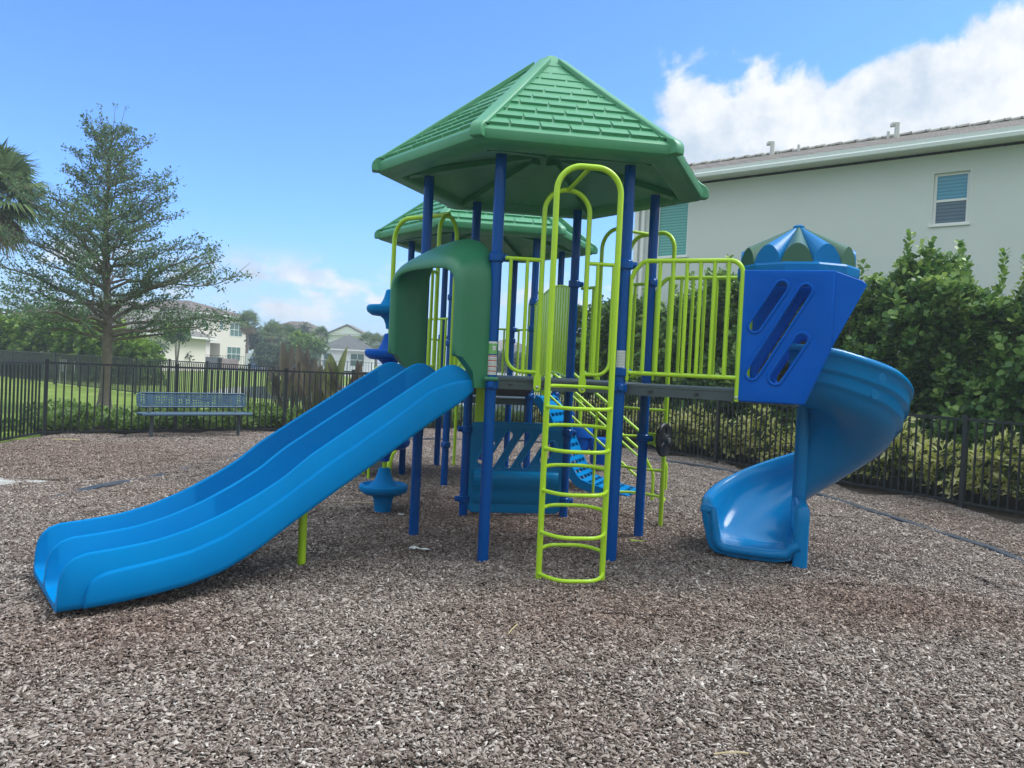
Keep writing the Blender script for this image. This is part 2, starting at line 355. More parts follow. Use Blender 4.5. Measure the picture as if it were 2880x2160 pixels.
# ---------------------------------------------------------------- roofs
def hex_roof(c):
    a0 = ROT
    def ring(r, z): return [c + r * dirv(a0 + 60 * k) + UP * z for k in range(6)]
    ZA, ZE, RE = 4.45, 3.385, 1.515
    b = B()
    b.loft([ring(r, z) for r, z in [(.03, ZA), (.12, ZA - .055), (RE, ZE), (1.535, 3.372), (1.552, 3.352), (1.553, 3.318), (1.54, 3.286), (1.505, 3.264), (1.44, 3.252), (1.33, 3.25), (1.30, 3.268), (1.27, 3.32), (.9, 3.40), (.1, 3.58)]])
    b.loft([ring(r, z) for r, z in [(.02, ZA + .022), (.06, ZA + .016), (.19, ZA - .085), (.25, ZA - .138), (.255, ZA - .17)]])
    roof = b.build('roof', M['roof'], PS, smooth=28)
    sh = B()
    for k in range(6):
        v0, v1 = ring(RE, ZE)[k], ring(RE, ZE)[(k + 1) % 6]; ap = c + UP * (ZA + .0)
        mid = (v0 + v1) / 2; eu = (v1 - v0).normalized(); half = (v1 - v0).length / 2
        dn = (mid - ap); SL = dn.length; dn.normalize(); nrm = eu.cross(dn)
        if nrm.z < 0: nrm = -nrm
        rows = 9; s0 = .17 * SL; rh = (SL - .02 - s0) / rows
        def lim(s): return half * s / SL - .050
        for i in range(rows):
            sa, sb = s0 + i * rh, s0 + (i + 1) * rh - .004
            wdt = .235; off = (.5 * (i % 2)) * wdt + .06 * k
            x = -half - off
            while x < half:
                xa, xb = x + .010, x + wdt - .010; x += wdt
                la, lb = lim(sa), lim(sb)
                ta, tb = max(xa, -la), min(xb, la); ba, bb = max(xa, -lb), min(xb, lb)
                if bb - ba < .02: continue
                if tb - ta < .004: ta = tb = max(-la, min(la, (ta + tb) / 2)); tb += .004
                jit = random.uniform(-.002, .002)
                h0, h1 = .003, .023 + jit
                def pt(xx, s, h): return ap + dn * s + eu * xx + nrm * h
                top = [pt(ta, sa, h0), pt(tb, sa, h0), pt(bb, sb, h1), pt(ba, sb, h1)]
                bot = [pt(ta, sa, -.01), pt(tb, sa, -.01), pt(bb + .002, sb + .006, -.01), pt(ba - .002, sb + .006, -.01)]
                sh.add(top + bot, [(0, 1, 2, 3), (7, 6, 5, 4), (0, 4, 5, 1), (1, 5, 6, 2), (2, 6, 7, 3), (3, 7, 4, 0)])
    sh.build('shingle_courses', M['roof'], roof, smooth=20)
    rc = B()
    for k in range(6):
        a = dirv(a0 + 60 * k); t = a.cross(UP)
        prof = [(.16, ZA - .055 - .0), (.8, None), (1.50, None), (1.542, 3.385), (1.572, 3.36), (1.578, 3.32), (1.572, 3.285)]
        rings = []
        for r, z in prof:
            if z is None: z = ZA - .055 - (r - .12) * (ZA - .055 - ZE) / (RE - .12) + .002
            w = .056 if r < 1.55 else .050; up = (UP * .03 if r < 1.53 else a * .012 + UP * (.012 if r < 1.56 else 0))
            if r == .16: up = UP * .01
            p = c + a * r + UP * z
            dpt = UP * -.04 if r < 1.53 else -a * .06
            rings.append([p + t * w + dpt, p + t * w + up * .55, p + t * (w - .015) + up, p - t * (w - .015) + up, p - t * w + up * .55, p - t * w + dpt])
        rc.loft(rings)
    rc.build('ridge_cap', M['roof'], roof, smooth=32, bevel=.006)
    rb = B()
    for k in range(6):                       # ribs under the roof
        a = dirv(a0 + 60 * k)
        rb.bar(c + a * .15 + UP * 3.535, c + a * 1.25 + UP * 3.285, .10, .05)
    rb.build('roof_rib', M['roof'], roof)
    return roof
hex_roof(CA); hex_roof(CB)

# ---------------------------------------------------------------- decks
def deck(poly, z, th=.092, name='deck'):
    b = B(); c = sum((Vector(p) for p in poly), Vector()) / len(poly)
    def rg(f, zz): return [c + (Vector(p) - c) * f + UP * zz for p in poly]
    b.loft([rg(.97, z), rg(.985, z - .001), rg(.992, z - .008), rg(.992, z - .022), rg(.985, z - .026), rg(.985, z - th), rg(.95, z - th), rg(.94, z - .03)])
    return b.build(name, M['deck'], PS, smooth=30)
main_deck = deck([P1, P6, P5, P4, P3, P2], 1.50)
sl = B()
for t in (.16, .42, .455, .80, .94): B().obox(P1 + e16 * t + n16 * -.012 + UP * 1.445, e16 * (.018 if t != .455 else .006), n16 * .006, UP * .006).build('deck_slot', M['black'], main_deck)
gang_end = .95
ms = dirv(68.6)
gd = deck([P6 + n65 * .02 + ms * .03, P6 + n65 * (gang_end + .25) + ms * .03, P5 + n65 * (gang_end + .25) - ms * .03, P5 + n65 * .02 - ms * .03], 1.495, name='gangway_deck')
sl = B()
for t in (.25, .62): B().obox(P6 + n65 * t - ms * -.030 + UP * 1.44, n65 * .02, ms * .012, UP * .006).build('deck_slot', M['black'], gd)
deck([Q1, Q6, Q5, Q4, Q3, Q2], 1.19)
nb = dirv(158.6)
deck([Q3 + nb * .02, Q3 + nb * 1.0, Q2 + nb * 1.0, Q2 + nb * .02], 1.08, name='transfer_deck')

# ---------------------------------------------------------------- tube loops, ladders and their guard bars
def entry_gate(A, Bp, n, z_deck, t0, t1, z_rail, z_loop, z_bot, s=.05):
    """hoop at the deck edge with a U shaped guard on either side"""
    e = (Bp - A).normalized(); L = (Bp - A).length
    P = lambda t, z, ss=s: A + e * t + n * ss + UP * z
    g = B(); hw = (t1 - t0) / 2
    g.tube(fillet([P(t0, z_deck - .075), P(t0, z_loop), P(t1, z_loop), P(t1, z_deck - .075)], hw * .97, 12), .0205, 14)
    gate = g.build('entry_hoop', M['lime'], PS)
    for t in (t0, t1): B().prism([(x * .030 , y) for x, y in [(math.cos(a), .030 * math.sin(a)) for a in np.linspace(PI, 2 * PI, 9)]] + [(.030, .07), (.016, .12), (-.016, .12), (-.030, .07)], P(t, z_deck - .065, s + .014), e, UP, n * .014).build('foot', M['lime'], gate)
    for t in (t0, t1): B().lathe([(0, 0), (.014, 0), (.012, .006), (.006, .009), (0, .009)], P(t, z_deck - .065, s + .028), 10, axis=n).build('bolt', M['steel'], gate)
    for side, (ta, tb) in enumerate(((.055, t0), (t1, L - .055))):
        u = B()
        to, ti = (ta, tb) if side == 0 else (tb, ta)
        sg = 1 if side == 0 else -1
        u.tube([P(to + sg * .01, z_rail), P(ti, z_rail)], .0165, 12)
        u.tube(fillet([P(to + sg * .055, z_rail), P(to + sg * .055, z_bot), P(ti, z_bot)], .12, 8), .0155, 12)
        u.tube([P(to + sg * .19, z_rail), P(to + sg * .19, z_bot)], .015, 12)
        u.build('guard_rail', M['lime'], gate)
    return gate
def hoop_ladder(A, Bp, n, t0, t1, s, z_top, tin, z_in, s_in=.05, zs_f=(.07, .38, .69, 1.0, 1.31), zs_b=(.23, .54, .85, 1.16, 1.46), bow=.22, top_rad=.19):
    e = (Bp - A).normalized()
    P = lambda t, z, ss=s: A + e * t + n * ss + UP * z
    g = B()
    g.tube(fillet([P(t0, -.03), P(t0, z_top), P(t1, z_top), P(t1, -.03)], top_rad, 12), .0225, 16)
    lad = g.build('arch_ladder', M['lime'], PS)
    c = B(); c.tube([P((t0 + t1) / 2, z_top - .005), P(tin, z_in, s_in)], .017, 12); c.build('top_tie', M['lime'], lad)
    for zs, sg in ((zs_f, 1), (zs_b, -1)):
        for z in zs:
            r = B(); pts = []
            for k in range(15):
                x = k / 14; q = abs(2 * x - 1)
                pts.append(P(t0 + (t1 - t0) * x, z, s + sg * (.018 * q + bow * (1 - q ** 3.2))))
            r.tube(pts, .0145, 10); r.build('rung', M['lime'], lad)
    return lad
entry_gate(P1, P6, n16, 1.5, .365, .735, 2.455, 3.03, 1.555)
hoop_ladder(P1, P6, n16, .352, .838, .57, 3.09, .55, 3.03)
n45 = dirv(38.6)
entry_gate(P5, P4, n45, 1.5, .34, .73, 2.455, 3.03, 1.555)
hoop_ladder(P5, P4, n45, .24, .86, .60, 3.06, .535, 3.03, zs_f=(.28, .9), zs_b=(.6, 1.22), bow=.2)
n23 = dirv(158.6)
entry_gate(P2, P3, n23, 1.5, .345, .725, 2.455, 3.03, 1.555)

# ---------------------------------------------------------------- disc climber: four moulded discs on one pole
CP = Vector((-1.30, 8.08, 0))
hoop_mid = P2 + (P3 - P2).normalized() * .535 + n23 * .05 + UP * 3.02
g = B(); g.tube(fillet([CP + UP * -.02, CP + UP * 3.07, hoop_mid + UP * .03], .22, 10), .024, 14)
climber = g.build('climber_pole', M['lime'], PS)
disc_prof = [(.085, -.26), (.09, -.20), (.10, -.12), (.125, -.075), (.20, -.06), (.245, -.03), (.257, .0), (.255, .025), (.24, .043), (.222, .045), (.212, .03), (.19, .015), (.155, .018), (.122, .05), (.092, .10), (.075, .15), (.062, .205), (.045, .215), (.024, .215)]
for k, z in enumerate((.255, .735, 1.21, 1.665, 2.125)):
    off = Vector((0.10, .05, 0)) if k == 1 else Vector()
    pf = disc_prof if k == 0 else [(.030, -.20), (.048, -.195), (.055, -.15), (.075, -.10), (.115, -.065)] + disc_prof[4:]
    b = B(); b.lathe(pf, CP + UP * z, 36)
    b.build('step_disc', M['slide'] if k in (0, 4) else M['royal'], climber)

# ---------------------------------------------------------------- double slide
TOP = [(.15, 1.487), (.20, 1.528), (.25, 1.562), (.31, 1.585), (.38, 1.586), (.45, 1.559), (.56, 1.49), (.81, 1.339), (1.17, 1.118), (1.5, .912), (1.67, .775), (1.855, .665), (2.07, .556), (2.28, .475), (2.48, .424), (2.67, .402), (2.85, .388), (2.914, .366), (2.953, .330), (2.976, .285), (2.987, .235), (2.993, .17), (2.993, .13)]
BOT = [(.15, 1.36), (.24, 1.287), (.54, 1.113), (.916, .872), (1.267, .658), (1.509, .505), (1.657, .41), (1.839, .285), (2.058, .172), (2.27, .112), (2.47, .082), (2.662, .062), (2.86, .052), (2.995, .051)]
def interp(tab, x):
    return float(np.interp(x, [a for a, _ in tab], [b for _, b in tab]))
SP = lambda s, w, z: P1 + n12 * s + e12 * w + UP * z
def smoothtab(tab):                          # soften the traced profile
    xs = np.linspace(tab[0][0], tab[-1][0], 120); ys = np.interp(xs, [a for a, _ in tab], [b for _, b in tab])
    k = np.hanning(9); k /= k.sum(); yp = np.pad(ys, 4, mode='reflect', reflect_type='odd'); return list(zip(xs, np.convolve(yp, k, 'valid')))
BOTS = smoothtab(BOT)
TOPS = smoothtab(TOP[:17])
def ztop(s): return interp(TOPS, s) if s < 2.80 else interp(TOP, s)
W0, W1 = .035, 1.005
wt = .036
stations = list(np.linspace(.15, 2.80, 58)) + [2.85, 2.88, 2.914, 2.935, 2.953, 2.967, 2.976, 2.983, 2.989, 2.993]
rings = []
for s in stations:
    zb, zt = interp(BOTS, s), ztop(s); fl = zb + .040
    if s < .5: fl = min(fl + .02, zt - .05)
    zt = max(zt, fl + .01); r = min(.013, (zt - fl) * .45)
    pr = [(W0 + .05, zb), (W0 + .012, zb + .015), (W0, zb + .05), (W0 + .004, zt - r), (W0 + .012, zt - r * .3), (W0 + wt / 2, zt), (W0 + wt - .010, zt - r * .3), (W0 + wt, zt - r)]
    lanes = []
    mid = (W0 + W1) / 2
    def lane(a, b_):
        return [(a + .004, fl + .05), (a + .018, fl + .014), (a + .055, fl), ((a + b_) / 2, fl - .004), (b_ - .055, fl), (b_ - .018, fl + .014), (b_ - .004, fl + .05)]
    pr += lane(W0 + wt, mid - wt / 2)
    pr += [(mid - wt / 2, zt - r), (mid - wt / 2 + .010, zt - r * .3), (mid, zt), (mid + wt / 2 - .010, zt - r * .3), (mid + wt / 2, zt - r)]
    pr += lane(mid + wt / 2, W1 - wt)
    pr += [(W1 - wt, zt - r), (W1 - wt + .010, zt - r * .3), (W1 - wt / 2, zt), (W1 - .012, zt - r * .3), (W1 - .004, zt - r), (W1, zb + .05), (W1 - .012, zb + .015), (W1 - .05, zb)]
    pr = [(w, max(z, zb)) for w, z in pr]
    rings.append([SP(s, w, z) for w, z in pr])
b = B(); b.loft(rings)
slide = b.build('double_slide', M['slide'], PS, smooth=50)
CRE = [(.155, 1.475), (.28, 1.462), (.419, 1.431), (.553, 1.376), (.806, 1.204), (1.05, 1.047), (1.389, .836), (1.667, .645), (1.85, .531), (2.068, .412), (2.278, .338), (2.477, .303), (2.669, .278), (2.74, .266), (2.786, .250), (2.82, .225), (2.842, .19), (2.852, .14), (2.856, .095)]
for wside, sg, nm in ((W0, -1, 'side_panel'), (W1, 1, 'side_panel')):
    b = B(); rs = []
    for s in np.concatenate([np.linspace(.155, 2.70, 60), [2.74, 2.77, 2.79, 2.81, 2.825, 2.838, 2.847, 2.853, 2.856]]):
        zb, zc = interp(BOTS, s) + .022, interp(CRE, s); zc = max(zc, zb + .008)
        d = min(.018, (zc - zb) * .4) * (.3 if s > 2.85 else 1)
        rs.append([SP(s, wside - sg * .004, zb - .012), SP(s, wside + sg * d * .7, zb), SP(s, wside + sg * d, zb + min(.03, (zc - zb) * .3)), SP(s, wside + sg * d, zc - min(.020, (zc - zb) * .3)), SP(s, wside + sg * d * .6, zc - .003), SP(s, wside - sg * .004, zc + .002)])
    b.loft(rs); b.build(nm, M['slide'], slide, smooth=55)
b = B(); b.tube([SP(1.31, .54, -.03), SP(1.31, .54, interp(BOTS, 1.31) + .03)], .031, 16); b.build('support_leg', M['lime'], slide)
b = B(); b.tube([SP(2.78, .22, -.02), SP(2.78, .22, .07)], .03, 14); b.build('support_leg', M['lime'], slide)
# yellow kick plates under the deck by the slide
b = B(); b.obox(P3 + e16 * .16 + n16 * .02 + UP * 1.185, e16 * .085, n16 * .008, UP * .235); b.build('side_plate', M['lime'], PS, bevel=.004)

# ---------------------------------------------------------------- slide hood
def hood():
    a, mid = .545, .535
    def outline(s, d, K=26):
        f = s / .36; ff = f ** 1.25
        za = 2.655 * (1 - ff) + 2.435 * ff; zs = 2.20 * (1 - f) + 2.13 * f
        nO = 2.5 * (1 - f) + 3.6 * f
        zb = 1.41 if s < .17 else (1.41 + (s - .17) / .02 * .13 if s < .19 else (1.54 + (s - .19) / .11 * .11 if s < .30 else 1.65))
        zb += d * .8
        out = lambda aa, z1: [(mid - aa, zb)] + [(mid - aa, zb + (zs - zb) * q) for q in (.15, .4, .7)] + [(mid - aa * math.copysign(abs(math.cos(t)) ** (2 / nO), math.cos(t)), zs + (z1 - zs) * math.sin(t) ** (2 / nO)) for t in np.linspace(0, PI, K)] + [(mid + aa, zb + (zs - zb) * q) for q in (.7, .4, .15)] + [(mid + aa, zb)]
        o1 = out(a - d, za - d); i1 = out(a - .085 + d, za - .095 + d)
        return o1 + i1[::-1]
    rings = []
    for s, d in [(.0, .012), (.012, 0), (.10, 0), (.168, 0), (.19, 0), (.25, 0), (.30, 0), (.325, .002), (.345, .011), (.357, .022), (.362, .036)]:
        rings.append([SP(s, w, z) for w, z in outline(s, d)])
    b = B(); b.loft(rings)
    # loft caps are concave: replace by quads between outer and inner loops
    n = len(rings[0]); h = n // 2
    b.f = [f for f in b.f if len(f) == 4]; b.mi = [0] * len(b.f)
    for base in (0, (len(rings) - 1) * n):
        for j in range(h - 1): b.f.append((base + j, base + j + 1, base + n - 2 - j, base + n - 1 - j)); b.mi.append(0)
    hd = b.build('slide_hood', M['green'], PS, smooth=50)
    p = B(); p.lathe([(0, -.05), (.016, -.05), (.018, -.045), (.018, .05), (.012, .06), (0, .06)], P1 + n12 * .05 + UP * 1.485 - e12 * .06, 12, axis=e16); p.build('peg', M['green'], hd)
hood()

# ---------------------------------------------------------------- gangway rails
def gang_rail(base, off, s0, s1, zt, zb):
    P = lambda s, z: base + n65 * s + ms * off + UP * z
    g = B()
    g.tube(fillet([P(s0 + .005, zt - .14), P(s0 + .03, zt - .08), P(s0 + .10, zt), P(s1, zt), P(s1, 1.40)], [.05, .09, .10], 8), .0185, 14)
    rail = g.build('gangway_rail', M['lime'], PS)
    g = B(); g.tube([P(s0 + .02, zb), P(s1, zb)], .0175, 12); g.build('bottom_bar', M['lime'], rail)
    g = B(); g.tube([P(s0 + .005, zt - .13), P(s0 + .005, zb - .06)], .0155, 12); g.build('end_bar', M['lime'], rail)
    nb_ = 8
    for k in range(1, nb_):
        s = s0 + .02 + (s1 - s0 - .02) * k / nb_
        g = B(); g.tube([P(s, zt), P(s, zb)], .0155, 12); g.build('baluster', M['lime'], rail)
    g = B(); g.lathe([(0, 0), (.014, 0), (.012, .006), (.006, .009), (0, .009)], P(s1, 1.43) - ms * .018, 10, axis=-ms); g.build('bolt', M['steel'], rail)
gang_rail(P6, -.01, .055, .935, 2.50, 1.585)
gang_rail(P5, .0, .055, .935, 2.50, 1.585)
b = B(); b.tube([P6 + n65 * .935 + ms * -.01 + UP * 2.27, P6 + n65 * 1.03 + ms * 0.02 + UP * 2.27], .016, 12); b.build('link_bar', M['lime'], PS)

# ---------------------------------------------------------------- spiral slide pod
PM = (P6 + P5) / 2
near_o = P6 - ms * .0
def near_sz(x, y):
    q = onplane(x, y, near_o, ms); return ((q - near_o).dot(n65), q.z)
for side in (0, 1):
    o = near_o if side == 0 else P5 + ms * .0
    crease = 1.36
    zt = 2.425
    outl = [(.945, 1.405), (1.38, 1.405), (1.40, 1.44), (crease + .10, 1.60), (crease + .10, zt - .0), (.945, zt)]
    def sl_(a, b_):
        (s0_, z0_), (s1_, z1_) = near_sz(*a), near_sz(*b_); return slot(s0_, z0_, s1_, z1_, .104)
    holes = [sl_((2124, 918), (2199, 808)), sl_((2116, 1050), (2266, 818)), sl_((2181, 1064), (2255, 955))]
    cut = B()
    main = [(.945, 1.405), (1.435, 1.405), (1.60, 1.83), (1.60, zt - .005), (.945, zt)]
    pod = plate('pod_panel', main, holes, .05, .012, o, n65, UP, M['royal'], PS, smooth=40)
    q = -1 if side == 0 else 1
    rim = B()
    for hp in holes:                         # raised lip round each opening
        pts = [o + n65 * a + UP * z + ms * q * .024 for a, z in hp]
        rim.tube(pts, .012, 8, closed=True)
    rim.build('opening_lip', M['royal'], pod, smooth=60)
    w = B(); k2 = dirv(-21.4 + (28 if side == 0 else -28))  # wing that bends back round the slide
    w.prism([(0, 1.835), (.26, 2.33), (.22, 2.36), (0, zt - .005)], o + n65 * 1.598 - ms * q * .0, k2, UP, -ms * q * .04)
    w.build('panel_wing', M['royal'], pod, bevel=.008)
pc = PM + n65 * 1.31
b = B()
b.prism([(.95, 1.40), (1.36, 1.40), (1.36, 1.445), (.95, 1.445)], PM - ms * .50, n65, UP, ms * 1.0); b.build('pod_floor', M['royal'], PS)
b = B(); b.lathe([(.40, 2.41), (.468, 2.41), (.48, 2.42), (.482, 2.485), (.47, 2.50), (.46, 2.505), (.40, 2.505)], pc, 12)
b.v = [tuple(Vector(v)) for v in b.v]
canopy = b.build('canopy', M['canopy'], PS, smooth=20, bevel=.004)
fb, fg = B(), B()
for k in range(12):
    a0 = 10 + 30 * k; (rings) = []
    bb = fb if k % 2 else fg
    for f in (0, .3, .6, .9, 1.0):
        r = .03 + .425 * f; base = 2.85 - (2.85 - 2.505) * f; h = .145 * f
        row = []
        for j in range(11):
            t = j / 10; ang = a0 + (t - .5) * 30
            prof_ = math.sin(PI * t) ** .62
            rr = r * (math.cos(R(15)) / math.cos(R((t - .5) * 30)))
            row.append(pc + dirv(ang) * rr + UP * (base + h * prof_))
        rings.append(row)
    bb.loft(rings, closed=False)
    last = rings[-1]; i0 = len(bb.v); bb.add(last, [tuple(range(11))])
fb.build('canopy_flute', M['canopy'], canopy, smooth=40); fg.build('canopy_flute', M['dgreen'], canopy, smooth=40)
b = B(); b.lathe([(.045, 2.835), (.045, 2.855), (.03, 2.865), (0, 2.866)], pc, 16); b.build('canopy_tip', M['canopy'], canopy)

# ---------------------------------------------------------------- spiral slide
SC = Vector((2.57, 6.75, 0))
FL = [(238, 1.44), (262, 1.42), (300, 1.27), (330, 1.11), (360, .92), (400, .66), (430, .48), (450, .38), (480, .26), (505, .17), (520, .135), (540, .115)]
RM = [(238, 1.86), (262, 1.84), (300, 1.71), (330, 1.56), (360, 1.385), (400, 1.10), (430, .89), (450, .78), (480, .62), (505, .52), (520, .475), (528, .46), (540, .445)]
def strack(tab): return smoothtab(tab)
FLs, RMs = strack(FL), strack(RM)
def section(fl, rm, sq=0.):
    h = rm - fl
    ins = [(.062, fl + .16), (.075, fl + .06), (.13, fl + .012), (.25, fl - .004), (.40, fl), (.52, fl + .02), (.62, fl + .075), (.70, fl + .16 * h / .45), (.745, fl + .235 * h / .45), (.765, fl + .33 * h / .45), (.785, fl + .45 * h / .45)]
    out = [(.836, rm - .045), (.822, rm - .055), (.822, fl + .66 * h), (.818, fl + .62 * h), (.790, fl + .585 * h), (.788, fl + .55 * h), (.782, fl + .40 * h), (.776, fl + .36 * h), (.748, fl + .325 * h), (.738, fl + .27 * h), (.70, fl + .12 * h), (.62, fl + .008), (.50, fl - .045), (.36, fl - .06), (.2, fl - .06), (.09, fl - .04), (.062, fl + .02)]
    ins_s = [(.062, fl + .16), (.075, fl + .06), (.11, fl + .008), (.25, fl - .004), (.40, fl - .004), (.54, fl), (.62, fl + .006), (.665, fl + .03), (.69, fl + .08), (.705, fl + .18), (.73, fl + h)]
    out_s = [(.836, rm - .045), (.822, rm - .055), (.815, fl + .66 * h), (.812, fl + .62 * h), (.808, fl + .585 * h), (.805, fl + .55 * h), (.79, fl + .40 * h), (.785, fl + .32 * h), (.775, fl + .20 * h), (.765, fl + .08 * h), (.745, fl - .02), (.70, fl - .06), (.56, fl - .085), (.38, fl - .09), (.2, fl - .09), (.09, fl - .06), (.062, fl + .02)]
    mixp = lambda A_, B_: [(a0 + (b0 - a0) * sq, a1 + (b1 - a1) * sq) for (a0, a1), (b0, b1) in zip(A_, B_)]
    top = [(.795 - .05 * sq, rm + .006), (.812 - .04 * sq, rm + .018), (.835 - .02 * sq, rm + .010), (.848 - .015 * sq, rm - .012), (.848 - .015 * sq, rm - .03)]
    return mixp(ins, ins_s) + top + mixp(out, out_s)
rings = []
EXT = .36; hd_ = dirv(250)
for th in np.linspace(240, 520, 66):
    sq = min(1, max(0, (th - 465) / 55)); sq = sq * sq * (3 - 2 * sq)
    sec = section(interp(FLs, th), interp(RMs, th), sq)
    rings.append([SC + dirv(th) * r + UP * z for r, z in sec])
for q in (.2, .4, .6, .8, .92, .975, 1.0):
    sec = section(interp(FLs, 520) - .012 * q, interp(RMs, 520) - .02 * q, 1.)
    fl = interp(FLs, 520) - .012 * q; rr = []
    for i, (r, z) in enumerate(sec):
        sh = {.975: .012, 1.0: .035}.get(q, 0)
        if i >= 11 and i < 16: z -= sh * .9
        elif i >= 16: r -= sh * .4; z += sh * .3
        rr.append(SC + dirv(160) * (r - .03 * q) + hd_ * EXT * q + UP * z)
    rings.append(rr); endring = rr
b = B(); b.loft(rings)
spiral = b.build('spiral_slide', M['spiral'], PS, smooth=60)
b = B(); lip = [p + hd_ * .0 - UP * .012 for p in endring[1:11]]; lip = [lip[0] - dirv(160) * .06 + UP * .03] + lip + [endring[12] + UP * -.03]
lip = lip[:7] + [lip[7].lerp(lip[8], .0)] + lip[8:]
b.tube(lip, [.04] * 9 + [.036, .030, .022], 14); b.build('exit_lip', M['spiral'], spiral, smooth=60)
b = B(); b.lathe([(.0, .0), (.064, .0), (.064, .5), (.060, .54), (.060, 1.40), (0, 1.40)], SC, 24); b.build('centre_pole', M['spiral'], spiral)
b = B(); rs = []
for q in list(np.linspace(0, .9, 7)) + [.95, .98, 1.0]:   # inner wall of the run-out, rounded top
    zt = .60 - .05 * q - {.95: .03, .98: .07, 1.0: .13}.get(q, 0); w0 = .058 - {.98: .012, 1.0: .03}.get(q, 0)
    cpt = SC + hd_ * (EXT + .015) * q + dirv(160) * (.0 - .03 * q)
    rs.append([cpt + dirv(160) * w0 + UP * .0, cpt + dirv(160) * w0 + UP * (zt - .05), cpt + dirv(160) * w0 * .6 + UP * (zt - .01), cpt + UP * zt, cpt - dirv(160) * w0 * .6 + UP * (zt - .01), cpt - dirv(160) * w0 + UP * (zt - .05), cpt - dirv(160) * w0 + UP * .0])
b.loft(rs); b.build('inner_wall', M['spiral'], spiral, smooth=60)
b = B(); b.tube([SC + hd_ * .2 + dirv(160) * .33 + UP * -.02, SC + hd_ * .2 + dirv(160) * .33 + UP * .1], .03, 12); b.build('support_leg', M['lime'], spiral)
for th, f in ((292, .76), (290, .46)):       # moulded plugs on the outer wall
    fl, rm = interp(FLs, th), interp(RMs, th); p = SC + dirv(th) * (.822 if f > .7 else .786) + UP * (fl + (rm - fl) * f)
    b = B(); b.lathe([(0, -.02), (.042, -.02), (.044, .000), (.038, .004), (.034, .001), (0, .002)], p, 20, axis=dirv(th) * .93 + UP * -.1); b.build('plug', M['spiral'], spiral)

# ---------------------------------------------------------------- ground level play panel between the rear posts of the front tower
o = P3 + e16 * .035 + UP * .05
px = lambda x: (x - 590) / 1000.0
holes = [slot(px(820), .565, px(1000), .875, .10), slot(px(1000), .565, px(1180), .875, .10), slot(px(1180), .565, px(1360), .875, .10), slot(px(715), .60, px(815), .78, .095), slot(px(1375), .62, px(1465), .78, .095)]
holes = [[(a, z - .05) for a, z in h] for h in holes]
pp = plate('play_panel', rrect(0, 1.0, 0, .96, .07), holes, .06, .014, o, e16, UP, M['slide_dull'], PS, smooth=40)
rim = B()
for hp in holes: rim.tube([o + e16 * a + UP * z + n16 * .03 for a, z in hp], .012, 8, closed=True)
rim.build('opening_lip', M['slide_dull'], pp, smooth=60)
b = B(); rs = []
for x in np.linspace(.05, .95, 21):          # moulded bench bulge
    e_ = min(1, (.5 - abs(x - .5)) / .12); d = .075 * math.sqrt(max(0, 1 - (1 - e_) ** 2)) if e_ < 1 else .075
    rs.append([o + e16 * x + n16 * (.02 + dd * d) + UP * z for z, dd in [(.09, .0), (.11, .35), (.20, .55), (.265, .62), (.28, .9), (.37, 1.0), (.42, .95), (.445, .6), (.45, .1)]])
b.loft(rs, closed=False); b.build('bench_bulge', M['slide_dull'], pp, smooth=60)

# ---------------------------------------------------------------- steering wheel on a front post
wc = P5 + n65 * .205 + UP * .97 + ms * -.03
wa = dirv(-36)
tq = Vector((0, 0, 1)).rotation_difference(wa)
b = B(); b.tube([wc + tq @ Vector((.142 * math.cos(t), .142 * math.sin(t), 0)) for t in np.linspace(0, 2 * PI, 33)[:-1]], .02, 10, closed=True)
b.lathe([(0, -.03), (.03, -.03), (.045, -.02), (.08, .0), (.13, .005), (.13, .018), (.07, .02), (.045, .045), (.02, .05), (0, .05)], wc, 28, axis=wa)
wheel = b.build('steering_wheel', M['black'], PS, smooth=50)
b = B()
for k in range(3):
    d = tq @ Vector((math.cos(2.1 * k + .4), math.sin(2.1 * k + .4), 0)); b.bar(wc + wa * .022 + d * .03, wc + wa * .022 + d * .13, .03, .02, up=wa)
b.build('spoke', M['black'], wheel, bevel=.004)
b = B(); b.lathe([(0, 0), (.022, 0), (.02, .012), (0, .014)], wc + wa * .05, 14, axis=wa); b.build('bolt', M['steel'], wheel)
b = B(); b.obox(P5 + n65 * .115 + UP * .97, n65 * .075, ms * .012, UP * .055); b.build('bracket', M['lime'], wheel, bevel=.004)

# ---------------------------------------------------------------- arched bridge between the towers
def bridge_pt(a, b_, f, z0, z1, arch): return a + (b_ - a) * f + UP * (z0 + (z1 - z0) * f + arch * math.sin(PI * f))
b = B(); rings = []
for f in np.linspace(.03, .97, 16):
    l, r = bridge_pt(P3, Q1, f, 1.485, 1.235, .10), bridge_pt(P4, Q6, f, 1.485, 1.235, .10); d = (r - l).normalized() * .06
    rings.append([l + d, r - d, r - d - UP * .04, l + d - UP * .04])
b.loft(rings); br = b.build('bridge_deck', M['deck'], PS)
for a, q in ((P3, Q1), (P4, Q6)):
    d0 = (q - a).normalized()
    A_, Q_ = a + d0 * .06, q - d0 * .06
    b = B(); b.tube([bridge_pt(A_, Q_, f, 2.46, 2.40, .12) for f in np.linspace(0, 1, 14)], .013, 10)
    b.tube([bridge_pt(A_, Q_, f, 1.50, 1.30, .14) for f in np.linspace(0, 1, 14)], .013, 10)
    br_ = b.build('bridge_barrier', M['lime'], PS)
    for k in range(16):
        f = (k + .5) / 16; s = B(); lo, hi = bridge_pt(A_, Q_, f, 1.50, 1.30, .14), bridge_pt(A_, Q_, f, 2.46, 2.40, .12)
        s.bar(lo, hi, .062, .016, up=d0.cross(UP)); s.build('slat', M['lime'], br_, bevel=.003)

